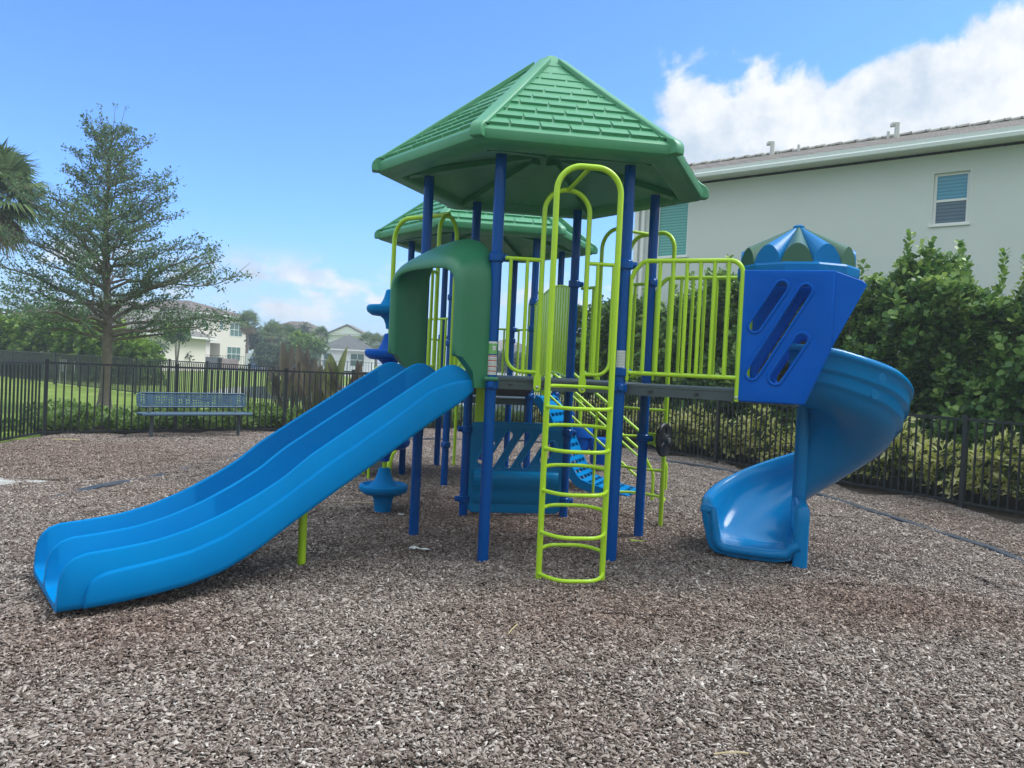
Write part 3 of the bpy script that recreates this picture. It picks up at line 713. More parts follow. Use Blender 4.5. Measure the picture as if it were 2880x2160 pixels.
# ---------------------------------------------------------------- rear tower rails
def barrier(A, Bp, zt, zb, n, arch=0., off=.0):
    d = (Bp - A).normalized(); a, q = A + d * .07, Bp - d * .07
    b = B(); b.tube(fillet([a + UP * zt, q + UP * zt], .1), .0155, 10); b.tube(fillet([a + d * .05 + UP * zt, a + d * .05 + UP * zb, q - d * .05 + UP * zb, q - d * .05 + UP * zt], .10, 6), .0145, 10)
    r_ = b.build('guard_rail', M['lime'], PS)
    for k in range(n):
        f = (k + 1) / (n + 1); s = B(); s.tube([a.lerp(q, f) + UP * zt, a.lerp(q, f) + UP * zb], .0135, 10); s.build('baluster', M['lime'], r_)
    return r_
barrier(Q2, Q1, 2.18, 1.32, 5); barrier(Q3, Q2, 1.95, 1.32, 5); barrier(Q4, Q3, 2.17, 1.32, 5)
entry_gate(Q5, Q4, dirv(38.6), 1.25, .34, .73, 2.17, 2.72, 1.31)
b = B(); p = Vector((-1.62, 10.6, 0))
b.tube(fillet([p + UP * -.03, p + UP * 1.48, p + dirv(-82) * .45 + UP * 1.48, p + dirv(-82) * .45 + UP * 1.0], .13, 8), .018, 12); b.build('handrail', M['lime'], PS)
b = B(); p = Vector((-1.86, 10.25, 0))
b.tube(fillet([p + UP * -.03, p + UP * 1.50, p + dirv(60) * .25 + UP * 1.50, p + dirv(60) * .25 + UP * .7], .12, 8), .018, 12); b.build('handrail', M['lime'], PS)
b = B(); b.tube([Vector((-.46, 12.9, z)) for z in (-.03, 1.3)], PR, 16); b.build('post', M['post'], PS)
# step platforms and legs behind the slide
deck([Vector((-2.15, 10.35, 0)), Vector((-1.55, 10.05, 0)), Vector((-1.2, 10.75, 0)), Vector((-1.8, 11.05, 0))], .66, name='transfer_step')
b = B(); b.obox((-2.0, 10.35, .38), dirv(-27) * .42, dirv(63) * .012, UP * .22); b.build('dark_panel', M['deck'], PS)  # upright dark grey panel beside the step platform
for p in ((-2.0, 9.27), (-1.97, 10.5)):
    b = B(); b.tube([Vector((*p, -.03)), Vector((*p, .42))], .022, 12); b.build('support_leg', M['lime'], PS)
b = B(); pts = [(-1.48, 9.5, .08), (-1.49, 9.5, .16), (-1.475, 9.5, .30), (-1.45, 9.52, .43), (-1.40, 9.56, .50)]
b.tube(pts, [.018, .03, .033, .03, .02], 12); b.build('speaking_tube', M['lime'], PS, smooth=60)
# lime talk tube and drum by the rear left post
b = B(); pq = Q1 + Vector((.12, -.06, 0))
b.tube(fillet([pq + UP * .30, pq + UP * 1.16, pq + Vector((.14, 0, 1.16)), pq + Vector((.14, 0, .98))], .07, 8), .02, 12)
tt = b.build('talk_tube', M['lime'], PS)
b = B(); b.lathe([(.022, .99), (.03, .97), (.06, .80), (.06, .78), (.0, .78)], pq + Vector((.14, 0, 0)), 18); b.build('horn', M['lime'], tt, smooth=50)

# ---------------------------------------------------------------- lattice climber with handrails off the rear tower
NE, LE = n65, dirv(68.6)
mid = (Q6 + Q5) / 2
path = [(.03, 1.235), (.10, 1.20), (.20, 1.06), (.33, .80), (.46, .54), (.56, .34), (.64, .22), (.70, .165), (.80, .135), (1.0, .085), (1.35, .02)]
LW = .33
LP = lambda s, l, z: mid + NE * s + LE * l + UP * z
b = B()
def strip(l, w, h, pts):
    rings = []
    for i, (s, z) in enumerate(pts):
        a = Vector((pts[min(i + 1, len(pts) - 1)][0] - pts[max(i - 1, 0)][0], 0, pts[min(i + 1, len(pts) - 1)][1] - pts[max(i - 1, 0)][1])).normalized()
        nx, nz = -a.z, a.x
        rings.append([LP(s + nx * q, l + k, z + nz * q) for k, q in ((-w, 0), (w, 0), (w, -h), (-w, -h))])
    b.loft(rings)
for l, w, h in ((-LW, .022, .11), (LW, .022, .11), (-.165, .014, .03), (0, .014, .03), (.165, .014, .03)): strip(l, w, h, path)
tot = np.cumsum([0] + [math.dist(path[i], path[i + 1]) for i in range(len(path) - 1)])
for k in range(17):
    u = (k + .5) / 17 * tot[-1]; s_, z_ = np.interp(u, tot, [p[0] for p in path]), np.interp(u, tot, [p[1] for p in path])
    s2, z2 = np.interp(u + .02, tot, [p[0] for p in path]), np.interp(u + .02, tot, [p[1] for p in path])
    a = (LP(s2, 0, z2) - LP(s_, 0, z_)); a = a.normalized() if a.length > 1e-6 else NE
    nrm = a.cross(LE).normalized(); nrm = nrm if nrm.z > 0 or nrm.dot(NE) > 0 else -nrm
    b.obox(LP(s_, 0, z_) - nrm * .012, LE * LW, a * (.028 + .012 * (k % 2)), nrm * .014)
lat = b.build('lattice_climber', M['slide'], PS)
for l in (-.47, .47):
    b = B()
    b.tube(fillet([LP(.02, l, 1.62), LP(.18, l, 1.62), LP(1.52, l, .60), LP(1.66, l, .35), LP(1.66, l, -.02)], [.1, .15, .1], 6), .019, 12)
    b.tube(fillet([LP(.02, l, 1.30), LP(.18, l, 1.30), LP(1.45, l, .30)], .1, 6), .016, 12)
    b.tube([LP(.9, l, 1.08), LP(.9, l, -.02)], .017, 12)
    b.build('handrail', M['lime'], lat)

# ---------------------------------------------------------------- warning labels on the posts
def sticker(parent, p, z0, z1, half, m, r=PR + .0012, mid_deg=None, name='label'):
    mid_deg = math.degrees(math.atan2(-p.y, -p.x)) if mid_deg is None else mid_deg
    b = B(); b.loft([[p + dirv(mid_deg + half * (2 * k / 10 - 1)) * r + UP * z for k in range(11)] for z in (z0, z1)], closed=False)
    return b.build(name, m, parent, smooth=60)
a1 = math.degrees(math.atan2(-P1.y, -P1.x)) + 4
st = sticker(post1, P1, 1.685, 1.785, 52, M['sticker_green'], mid_deg=a1, name='age_label')
sticker(st, P1, 1.768, 1.784, 50, M['sticker_white'], PR + .0024, a1, 'label_band')
bx = sticker(st, P1, 1.716, 1.748, 18, M['sticker_white'], PR + .0024, a1 + 14, 'label_box')
st2 = sticker(post1, P1, 1.518, 1.675, 52, M['sticker_white'], mid_deg=a1, name='warning_label')
for z in (1.664, 1.628, 1.580, 1.544): sticker(st2, P1, z, z + .008, 46, M['sticker_red'], PR + .0024, a1, 'red_band')
for z in (1.650, 1.641, 1.614, 1.604, 1.595, 1.566, 1.557, 1.530): sticker(st2, P1, z, z + .0028, 40, M['sticker_grey'], PR + .0024, a1, 'print_line')
a6 = math.degrees(math.atan2(-P6.y, -P6.x))
st3 = sticker(post6, P6, 1.615, 1.765, 50, M['sticker_white'], mid_deg=a6, name='notice_label')
for k in range(11): sticker(st3, P6, 1.625 + k * .0125, 1.628 + k * .0125, 42, M['sticker_grey'], PR + .0024, a6, 'print_line')
cu = bpy.data.curves.new('age_text', 'FONT'); cu.body = '2-12'; cu.size = .022; cu.extrude = .0004; cu.align_x = 'CENTER'
t = bpy.data.objects.new('age_text', cu); COL.objects.link(t); me = bpy.data.meshes.new_from_object(t.evaluated_get(bpy.context.evaluated_depsgraph_get())); bpy.data.objects.remove(t)
fa = a1 + 14; f = dirv(fa); rt = UP.cross(f)
mt = Matrix(((rt.x, 0, f.x, (P1 + f * (PR + .0030)).x), (rt.y, 0, f.y, (P1 + f * (PR + .0030)).y), (0, 1, 0, 1.724), (0, 0, 0, 1)))
me.transform(mt); me.materials.clear(); me.materials.append(M['black']); link('age_text', me, bx, smooth=0)
# ================================================================== GROUND AND MULCH
FL0, FLd = Vector((-8.15, 13.46, 0)), Vector((.788, .616, 0)).normalized()      # fence behind the bench
FR0, FRd = Vector((6.45, 9.58, 0)), Vector((-.5, .87, 0)).normalized()          # fence in front of the hedge
FRo = Vector((FRd.y, -FRd.x, 0))                                                # away from the playground
FLo = Vector((-FLd.y, FLd.x, 0))
CORNER = Vector((.38, 20.1, 0)); LC = FL0.copy()
LEFT_END = Vector((-7.1, 5.0, 0))
BED = [LEFT_END, LC, CORNER, FR0, FR0 - FRd * 6, Vector((10.5, -4, 0)), Vector((-8, -4, 0))]

def ground_mat(name, stops, scale, bump=.5, bscale=40, extra=None):
    m, nt, b = new_mat(name)
    g = nn(nt, 'ShaderNodeNewGeometry'); n1 = nn(nt, 'ShaderNodeTexNoise'); n1.inputs['Scale'].default_value = scale; n1.inputs['Detail'].default_value = 10; n1.inputs['Roughness'].default_value = .7
    nt.links.new(g.outputs['Position'], n1.inputs['Vector'])
    cr = nn(nt, 'ShaderNodeValToRGB'); el = cr.color_ramp.elements
    while len(el) < len(stops): el.new(.5)
    for e, (p, c) in zip(el, stops): e.position = p; e.color = (*c, 1)
    nt.links.new(n1.outputs['Fac'], cr.inputs[0]); nt.links.new(cr.outputs[0], b.inputs['Base Color'])
    b.inputs['Roughness'].default_value = .95; b.inputs['Specular IOR Level'].default_value = .15
    n2 = nn(nt, 'ShaderNodeTexNoise'); n2.inputs['Scale'].default_value = bscale; n2.inputs['Detail'].default_value = 6; nt.links.new(g.outputs['Position'], n2.inputs['Vector'])
    bp = nn(nt, 'ShaderNodeBump'); bp.inputs['Strength'].default_value = bump; bp.inputs['Distance'].default_value = .05
    nt.links.new(n2.outputs['Fac'], bp.inputs['Height']); nt.links.new(bp.outputs['Normal'], b.inputs['Normal'])
    return m
M['grass'] = ground_mat('lawn', [(.3, (.10, .16, .028)), (.5, (.17, .24, .045)), (.7, (.27, .31, .08))], 1.2, .8, 30)
M['soil'] = ground_mat('mulch soil', [(.3, (.03, .022, .018)), (.5, (.06, .045, .036)), (.72, (.12, .095, .075))], 14, .8, 60)
M['sand'] = ground_mat('pale sand', [(.3, (.26, .25, .235)), (.5, (.36, .35, .335)), (.7, (.46, .45, .435))], 9, .4, 60)
def sheet(name, poly, z, m, kind='structure'):
    b = B(); b.add([Vector((p[0], p[1], z)) for p in poly], [tuple(range(len(poly)))])
    o = b.build(name, m, smooth=0); return tag(o, kind=kind)
sheet('ground', [(-300, -60), (300, -60), (300, 320), (-300, 320)], -.03, M['grass'])
sheet('mulch_bed', BED, -.004, M['soil'])
sheet('planting_soil', [FR0 - FRd * 6, FR0, CORNER, CORNER + FRo * 1.5 + FRd * 1.5, FR0 + FRo * 2.8, FR0 - FRd * 6 + FRo * 2.8], -.012, M['soil'])
sheet('planting_soil', [LC + Vector((.0, .0, 0)), CORNER, CORNER + FLo * 1.6, LC + FLo * 2.4], -.016, M['soil'])
mw, ntw, bw = new_mat('lake water')
bw.inputs['Base Color'].default_value = (.06, .09, .10, 1); bw.inputs['Roughness'].default_value = .08; bw.inputs['Specular IOR Level'].default_value = .8
gw = nn(ntw, 'ShaderNodeNewGeometry'); wn = nn(ntw, 'ShaderNodeTexNoise'); wn.inputs['Scale'].default_value = 3; ntw.links.new(gw.outputs['Position'], wn.inputs['Vector'])
bpw = nn(ntw, 'ShaderNodeBump'); bpw.inputs['Strength'].default_value = .08; ntw.links.new(wn.outputs['Fac'], bpw.inputs['Height']); ntw.links.new(bpw.outputs['Normal'], bw.inputs['Normal'])
sheet('lake', [(-12.5, 31), (-9, 29), (-5.5, 27), (-1, 25.5), (5, 24.5), (12, 30), (12, 46), (4, 50), (-6, 52), (-12, 47), (-14, 38)], -.022, mw)
sheet('pool_deck', [(-45, 80), (5, 74), (8, 88), (-45, 94)], -.024, M['sand'])

# wood chips: four patches of loose chips laid over the bed by geometry nodes
M['chips'], nt, b = new_mat('weathered wood chips')
at = nn(nt, 'ShaderNodeAttribute', attribute_name='tint'); cr = nn(nt, 'ShaderNodeValToRGB'); el = cr.color_ramp.elements
CH = [(0, (.060, .041, .034)), (.25, (.16, .118, .10)), (.5, (.285, .232, .205)), (.78, (.445, .382, .348)), (1, (.70, .635, .59))]
while len(el) < len(CH): el.new(.5)
for e, (p, c) in zip(el, CH): e.position = p; e.color = (*c, 1)
nt.links.new(at.outputs['Fac'], cr.inputs[0])
g = nn(nt, 'ShaderNodeNewGeometry'); n1 = nn(nt, 'ShaderNodeTexNoise'); n1.inputs['Scale'].default_value = .42; n1.inputs['Detail'].default_value = 7; n1.inputs['Roughness'].default_value = .6; nt.links.new(g.outputs['Position'], n1.inputs['Vector'])
mr = nn(nt, 'ShaderNodeMapRange'); mr.inputs['From Min'].default_value = .48; mr.inputs['From Max'].default_value = .70; nt.links.new(n1.outputs['Fac'], mr.inputs['Value'])
mx = nn(nt, 'ShaderNodeMix', data_type='RGBA', blend_type='MULTIPLY'); mx.inputs['B'].default_value = (.68, .50, .42, 1)
sp3 = nn(nt, 'ShaderNodeSeparateXYZ'); nt.links.new(g.outputs['Position'], sp3.inputs[0]); mask = None
def mt2(op, a, b_=None):
    n = nn(nt, 'ShaderNodeMath', operation=op); n.use_clamp = op == 'MAXIMUM'
    for i, x in enumerate((a, b_)):
        if x is None: continue
        if isinstance(x, (int, float)): n.inputs[i].default_value = x
        else: nt.links.new(x, n.inputs[i])
    return n.outputs[0]
for bx_, by_, rx, ry in ((.7, 5.0, 1.3, .9), (2.6, 5.4, 1.5, .8), (-2.1, 4.25, 1.0, .8), (-6.2, 11.0, 2.6, 3.0), (0.2, 8.0, 2.6, 2.2), (5.4, 8.6, .9, 2.6)):   # reddish brown patches in the chips, edges broken up by noise
    dx_ = mt2('DIVIDE', mt2('SUBTRACT', sp3.outputs['X'], bx_), rx); dy_ = mt2('DIVIDE', mt2('SUBTRACT', sp3.outputs['Y'], by_), ry)
    q_ = mt2('SUBTRACT', 1.0, mt2('ADD', mt2('MULTIPLY', dx_, dx_), mt2('MULTIPLY', dy_, dy_)))
    mask = q_ if mask is None else mt2('MAXIMUM', mask, q_)
ms_ = nn(nt, 'ShaderNodeMapRange'); ms_.inputs['From Min'].default_value = .0; ms_.inputs['From Max'].default_value = 1.0; ms_.inputs['To Max'].default_value = .58
nt.links.new(mt2('ADD', mt2('MULTIPLY', mt2('SUBTRACT', n1.outputs['Fac'], .5), 2.2), mt2('MULTIPLY', mask, .85)), ms_.inputs['Value'])
nt.links.new(ms_.outputs['Result'], mx.inputs['Factor']); nt.links.new(cr.outputs[0], mx.inputs['A'])
n2 = nn(nt, 'ShaderNodeTexNoise'); n2.inputs['Scale'].default_value = 120; n2.inputs['Detail'].default_value = 3; nt.links.new(g.outputs['Position'], n2.inputs['Vector'])
m2 = nn(nt, 'ShaderNodeMix', data_type='RGBA', blend_type='MULTIPLY'); m2.inputs['Factor'].default_value = .45
c2 = nn(nt, 'ShaderNodeValToRGB'); c2.color_ramp.elements[0].position = .35; c2.color_ramp.elements[1].position = .6; c2.color_ramp.elements[0].color = (.45, .43, .42, 1)
nt.links.new(n2.outputs['Fac'], c2.inputs[0]); nt.links.new(mx.outputs['Result'], m2.inputs['A']); nt.links.new(c2.outputs[0], m2.inputs['B'])
nt.links.new(m2.outputs['Result'], b.inputs['Base Color']); b.inputs['Roughness'].default_value = .85; b.inputs['Specular IOR Level'].default_value = .2

chipcol = bpy.data.collections.new('chip_patches')
def chip_patch(n):
    x = rng.uniform(-.53, .53, n); y = rng.uniform(-.53, .53, n)
    z = rng.uniform(0, .024, n) ** 1.0 + .010 * np.sin(2 * PI * x) * np.cos(2 * PI * y) + .006 * np.sin(4 * PI * x + 1) * np.sin(4 * PI * y)
    L = np.clip(rng.lognormal(math.log(.0185), .42, n), .008, .06); W = L * rng.uniform(.22, .62, n); W = np.clip(W, .006, .022); T = rng.uniform(.0018, .0045, n)
    big = rng.random(n) < .012; L[big] *= 1.8; W[big] *= .55
    yaw = rng.uniform(0, 2 * PI, n); pit = rng.normal(0, R(17), n); rol = rng.normal(0, R(22), n)
    cy, sy, cp, sp_, c_r, s_r = np.cos(yaw), np.sin(yaw), np.cos(pit), np.sin(pit), np.cos(rol), np.sin(rol)
    ax = np.stack([cy * cp, sy * cp, sp_], 1); by = np.stack([-sy, cy, np.zeros(n)], 1); up = np.cross(ax, by)
    b2 = by * c_r[:, None] + up * s_r[:, None]; u2 = np.cross(ax, b2)
    P = np.stack([x, y, z], 1)
    c = []
    for zz in (-1, 1):
        for sx, sy_ in ((-1, -1), (1, -1), (1, 1), (-1, 1)):
            jx, jy = rng.uniform(.72, 1.1, n), rng.uniform(.55, 1.1, n)
            c.append(P + ax * (sx * jx * L / 2)[:, None] + b2 * (sy_ * jy * W / 2)[:, None] + u2 * (zz * T / 2)[:, None])
    V = np.stack(c, 1).reshape(-1, 3); base = (np.arange(n) * 8)[:, None]
    F = np.stack([base + np.array(f) for f in ((4, 5, 6, 7), (0, 1, 5, 4), (1, 2, 6, 5), (2, 3, 7, 6), (3, 0, 4, 7))], 1).reshape(-1, 4)
    tint = np.clip(rng.beta(1.9, 2.1, n), 0, 1)
    o = quads('chip_patch', V, F, M['chips'], np.repeat(tint, 5)); COL.objects.unlink(o); chipcol.objects.link(o)
for _ in range(4): chip_patch(12500)
def inside(p, poly):
    r = False; j = len(poly) - 1
    for i in range(len(poly)):
        a, c = poly[i], poly[j]
        if (a[1] > p[1]) != (c[1] > p[1]) and p[0] < (c[0] - a[0]) * (p[1] - a[1]) / (c[1] - a[1]) + a[0]: r = not r
        j = i
    return r
pts = []
for ix in range(-10, 12):
    for iy in range(0, 22):
        p = (ix + .5, iy + .5)
        if inside(p, BED) and abs(p[0]) < 3.5 + p[1] * .95: pts.append((p[0], p[1], .012 * math.sin(p[0] * 1.3) * math.cos(p[1] * .9)))
me = bpy.data.meshes.new('wood_mulch'); me.from_pydata(pts, [], []); me.materials.append(M['chips'])
mulch = bpy.data.objects.new('wood_mulch', me); COL.objects.link(mulch); tag(mulch, kind='stuff')
ng = bpy.data.node_groups.new('lay_chips', 'GeometryNodeTree')
ng.interface.new_socket('Geometry', in_out='INPUT', socket_type='NodeSocketGeometry'); ng.interface.new_socket('Geometry', in_out='OUTPUT', socket_type='NodeSocketGeometry')
gi, go = ng.nodes.new('NodeGroupInput'), ng.nodes.new('NodeGroupOutput'); iop = ng.nodes.new('GeometryNodeInstanceOnPoints'); ci = ng.nodes.new('GeometryNodeCollectionInfo')
ci.inputs['Collection'].default_value = chipcol; ci.inputs['Separate Children'].default_value = True; ci.inputs['Reset Children'].default_value = True
rv = ng.nodes.new('FunctionNodeRandomValue'); rv.data_type = 'INT'
for s_ in rv.inputs:
    if s_.type == 'INT' and s_.name == 'Max': s_.default_value = 3
    if s_.type == 'INT' and s_.name == 'Min': s_.default_value = 0
mu = ng.nodes.new('ShaderNodeMath'); mu.operation = 'MULTIPLY'; mu.inputs[1].default_value = PI / 2; cx = ng.nodes.new('ShaderNodeCombineXYZ')
ng.links.new([o for o in rv.outputs if o.type == 'INT'][0], mu.inputs[0]); ng.links.new(mu.outputs[0], cx.inputs['Z']); ng.links.new(cx.outputs[0], iop.inputs['Rotation'])
iop.inputs['Pick Instance'].default_value = True
ng.links.new(gi.outputs[0], iop.inputs['Points']); ng.links.new(ci.outputs[0], iop.inputs['Instance']); ng.links.new(iop.outputs[0], go.inputs[0])
mulch.modifiers.new('lay_chips', 'NODES').node_group = ng

# bare sand at the left, kerb-like border strips sunk in the mulch, litter
b = B(); sc_ = Vector((-6.2, 8.75, 0)); rings = []
for f, z in ((0, .030), (.4, .026), (.7, .016), (1, .0)):
    rings.append([sc_ + Vector((math.cos(t) * (1.05 + .12 * math.sin(3 * t + 1) + .07 * math.sin(7 * t)), math.sin(t) * (.50 + .07 * math.sin(4 * t)), 0)) * max(f, .01) + UP * z for t in np.linspace(0, 2 * PI, 49)[:-1]])
b.loft(rings, cap=False); tag(b.build('sand_patch', M['sand'], smooth=60), kind='structure')
def border(pts, ztop, label, w=.10):
    b = B()
    for i in range(len(pts) - 1):
        p, q = Vector(pts[i]), Vector(pts[i + 1]); L = (q - p).length; k = max(1, round(L / 1.2))
        for j in range(k):
            a, c = p.lerp(q, j / k + .004), p.lerp(q, (j + 1) / k - .004); z = ztop[i] + random.uniform(-.006, .006); z2 = ztop[i + 1] + random.uniform(-.006, .006)
            b.obox((a + c) / 2 + UP * ((z + z2) / 2 - .06), (c - a) / 2 + UP * (z2 - z) / 2, (c - a).normalized().cross(UP) * w / 2, UP * .06)
    return tag(b.build('border_strip', M['timber'], bevel=.012), label, 'edging', 'edging strips in the mulch')
border([(1.35, 16.2, 0), (2.698, 14.224, 0), (3.427, 13.469, 0), (4.042, 12.2, 0), (4.413, 10.391, 0), (4.534, 9.293, 0), (4.729, 8.299, 0), (4.813, 7.66, 0), (4.83, 6.6, 0)], [.02, .028, .036, .050, .034, .044, .032, .036, .012], 'dark plastic edging strip sunk in the mulch behind the spiral slide')
border([(-4.76, 6.6, 0), (-4.755, 7.2, 0), (-4.752, 7.7, 0), (-4.6, 8.65, 0), (-4.43, 9.7, 0), (-4.4, 10.6, 0), (-4.25, 11.9, 0), (-4.05, 13.3, 0), (-3.6, 14.6, 0)], [.012, .022, .010, .040, .012, .016, .022, .040, .03], 'blue grey edging strip half buried in mulch beyond the double slide', .11)
border([(-3.6, 14.6, 0), (-1.7, 15.9, 0), (.2, 16.5, 0), (1.35, 16.2, 0)], [.05, .055, .055, .05], 'dark edging strip in the mulch behind the rear tower')
q = G(1165, 1541, .03); b = B()
b.loft([[q + Vector((.045 * math.cos(t) * f, .03 * math.sin(t) * f, .016 * (1 - f) + .006 * math.sin(5 * t))) for t in np.linspace(0, 2 * PI, 13)[:-1]] for f in (1, .6, .05)])
b.loft([[q + Vector((.09 + .05 * math.cos(t) * f, -.02 + .018 * math.sin(t) * f, .010 * (1 - f))) for t in np.linspace(0, 2 * PI, 11)[:-1]] for f in (1, .5, .05)])
tag(b.build('paper_scrap', M['white'], smooth=60), 'small crumpled white paper scrap on the mulch under the tower', 'litter')
q = G(1128, 1446, .03); b = B(); b.bar(q - Vector((.03, -.01, 0)), q + Vector((.03, -.012, 0)), .02, .008); tag(b.build('paper_scrap', M['white'], bevel=.003), 'tiny white scrap on the mulch beside the lowest blue disc', 'litter')
q = G(1790, 1521, .03); b = B(); b.bar(q + Vector((-.06, 0, 0)), q + Vector((.075, -.01, .004)), .012, .006); b.bar(q + Vector((-.06, 0, 0)), q + Vector((-.02, 0, .004)), .026, .01); tag(b.build('plastic_strip', M['lime'], bevel=.003), 'thin lime plastic strip lying on the mulch beside the front right post', 'litter')
def straw(p, q, label, r=.004):
    b = B(); p, q = Vector(p), Vector(q); b.tube([p, p.lerp(q, .35) + UP * .006, p.lerp(q, .7) + Vector((.004, .004, .004)), q], r, 6); tag(b.build('straw_stalk', M['straw']), label, 'twig')
straw(G(2008, 2121, .034), G(2105, 2119, .036), 'pale dry stalk lying on the mulch at the bottom right', .0035)
straw(G(1430, 1783, .034), G(1455, 1755, .036), 'short dry stalk on the mulch in front of the ladder', .0035)
straw(G(980, 1412, .04), G(1055, 1416, .04), 'dry stalk on the mulch left of the lowest blue disc', .005)
straw(G(150, 1236, .03), G(225, 1238, .03), 'dry stalk on the mulch along the fence left of the bench', .012)

# ================================================================== FENCES
def fence(name, label, p, q, h, bay=2.35, pitch=.112, pw=.019, postw=.06, both=True, start=0.):
    p, q = Vector(p), Vector(q); d = (q - p); L = d.length; d.normalize(); nrm = d.cross(UP)
    root = thing(name, label, 'fence', p, group='black picket fences'); WORLD.add(root.name)
    k = max(1, round(L / bay))
    for i in range(k + 1):
        if i == k and not both: continue
        c = p + d * (L * i / k); b = B()
        b.obox(c + UP * (h + .02) / 2, d * postw / 2, nrm * postw / 2, UP * (h + .02) / 2 ); b.obox(c + UP * (h + .03), d * (postw / 2 + .006), nrm * (postw / 2 + .006), UP * .012)
        b.build('post', M['fence'], root)
    for i in range(k):
        a, c = p + d * (L * i / k + postw / 2), p + d * (L * (i + 1) / k - postw / 2); l = (c - a).length; b = B()
        b.bar(a + UP * (h - .02), c + UP * (h - .02), .034, .036); b.bar(a + UP * .075, c + UP * .075, .03, .032)
        m_ = max(1, round(l / pitch))
        for j in range(1, m_): x = a + (c - a) * (j / m_); b.obox(x + UP * (h + .03) / 2, d * pw / 2, nrm * pw / 2, UP * ((h - .125) / 2))
        b.build('picket_panel', M['fence'], root)
    return root
fence('metal_fence', 'black metal picket fence running behind the blue bench', LC, CORNER, 1.31, pitch=.124, pw=.024)
fence('metal_fence', 'black metal picket fence coming forward at the left edge', LEFT_END, LC - (LC - LEFT_END).normalized() * .08, 1.31, pitch=.118, pw=.024, both=False)
fence('metal_fence', 'black metal picket fence in front of the yellow green shrubs', CORNER + (FR0 - CORNER).normalized() * .12, FR0 - FRd * 6, 1.20, pitch=.112, pw=.021)
FFd = Vector((.777, -.629, 0)).normalized(); FF0 = Vector((-18.9, 32.0, 0))
fence('metal_fence', 'black metal picket fence across the lawn in front of the left hedge', FF0 - FFd * 10, FF0 + FFd * 21.4, 1.30, pitch=.12, pw=.024, both=False)
fence('pool_fence', 'distant thin dark fence round the pool below the beige house', (-46, 84, 0), (1, 78, 0), 1.45, bay=2.6, pitch=.30, pw=.025, postw=.07)

# ================================================================== BENCH
bl, br_ = Vector((-6.52, 13.95, 0)), Vector((-5.31, 15.0, 0))
bd = (br_ - bl).normalized(); bm_ = (bl + br_) / 2; bn = Vector((bd.y, -bd.x, 0))
bench = thing('park_bench', 'blue grey perforated metal bench standing against the black fence', 'bench', bm_); WORLD.add(bench.name)
def slab(name, half, o, u, v, h, w):
    """expanded metal: rounded frame with a lattice of thin strips"""
    b = B(); fr = [o + u * a + v * c for a, c in rrect(-half, half, 0, h, .07, 6)]
    b.tube(fr, .016, 10, closed=True); n_ = u.cross(v).normalized()
    nx, ny = int(2 * half / .044), int(h / .044)
    for i in range(1, nx): b.bar(o + u * (-half + 2 * half * i / nx) + v * .012, o + u * (-half + 2 * half * i / nx) + v * (h - .012), .024, .006, up=n_)
    for j in range(1, ny): b.bar(o + u * (-half + .01) + v * (h * j / ny), o + u * (half - .01) + v * (h * j / ny), .024, .0045, up=n_)
    return b.build(name, M['bench'], bench, smooth=40)
ctr = bm_ + Vector((.02, .0, 0))
bk = slab('backrest', 1.0, ctr - bn * .20 + UP * .555, bd, (UP * .98 - bn * .2).normalized(), .26, .02)
b = B()
for x in (-.78, .78): b.bar(ctr - bn * .205 + bd * x + UP * .56, ctr - bn * .255 + bd * x + UP * .81, .06, .012, up=bn)
b.build('back_strap', M['bench'], bk)
seat = slab('seat', 1.02, ctr - bn * .20 + UP * .445, bd, bn, .33, .02)
b = B(); b.tube([ctr - bn * .2 + bd * s_ * 1.0 + bn * q_ + UP * .43 for s_, q_ in ((-1, .0), (-1, .33), (1, .33), (1, 0))], .018, 8, closed=True); b.build('seat_edge', M['bench'], seat)
for x in (-.80, .80):
    b = B(); c = ctr + bd * x
    b.tube([c - bn * .02 + UP * -.03, c - bn * .02 + UP * .43], .032, 14); b.obox(c - bn * .03 + UP * .415, bd * .03, bn * .15, UP * .012)
    b.tube(fillet([c - bn * .02 + UP * .36, c - bn * .17 + UP * .42, c - bn * .215 + UP * .60], .06), .02, 10)
    b.build('leg', M['benchleg'], bench)
HAZE = .0017
# ================================================================== PLANTS
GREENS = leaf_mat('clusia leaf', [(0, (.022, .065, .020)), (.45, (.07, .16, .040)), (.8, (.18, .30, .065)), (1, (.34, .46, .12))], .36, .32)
GREENL = leaf_mat('bright green hedge leaf', [(0, (.04, .10, .014)), (.5, (.13, .23, .03)), (1, (.30, .42, .06))], .4, .35)  # brighter, yellower green than the clusia leaf
VARI = leaf_mat('variegated leaf', [(0, (.02, .05, .014)), (.35, (.06, .11, .022)), (.46, (.34, .40, .06)), (.66, (.70, .70, .17)), (1, (.88, .85, .45))], .45, .45)
COVER = leaf_mat('ground cover leaf', [(0, (.04, .09, .02)), (.5, (.11, .19, .04)), (1, (.22, .31, .08))], .5, .4)
TREEL = leaf_mat('oak leaf', [(0, (.05, .105, .055)), (.6, (.12, .20, .105)), (1, (.22, .31, .15))], .5, .5)
PALML = leaf_mat('palm leaf', [(0, (.06, .11, .05)), (.6, (.14, .21, .085)), (1, (.26, .33, .14))], .45, .4)
DEADL = leaf_mat('dead palm frond', [(0, (.14, .10, .06)), (1, (.32, .25, .17))], .8, .2)
BRONZE = leaf_mat('bronze broad leaf', [(0, (.14, .12, .10)), (.4, (.20, .165, .125)), (.75, (.15, .17, .07)), (1, (.26, .28, .11))], .35, .5)
FARL = leaf_mat('far foliage', [(0, (.035, .07, .04)), (.6, (.075, .125, .07)), (1, (.14, .20, .10))], .6, .3)

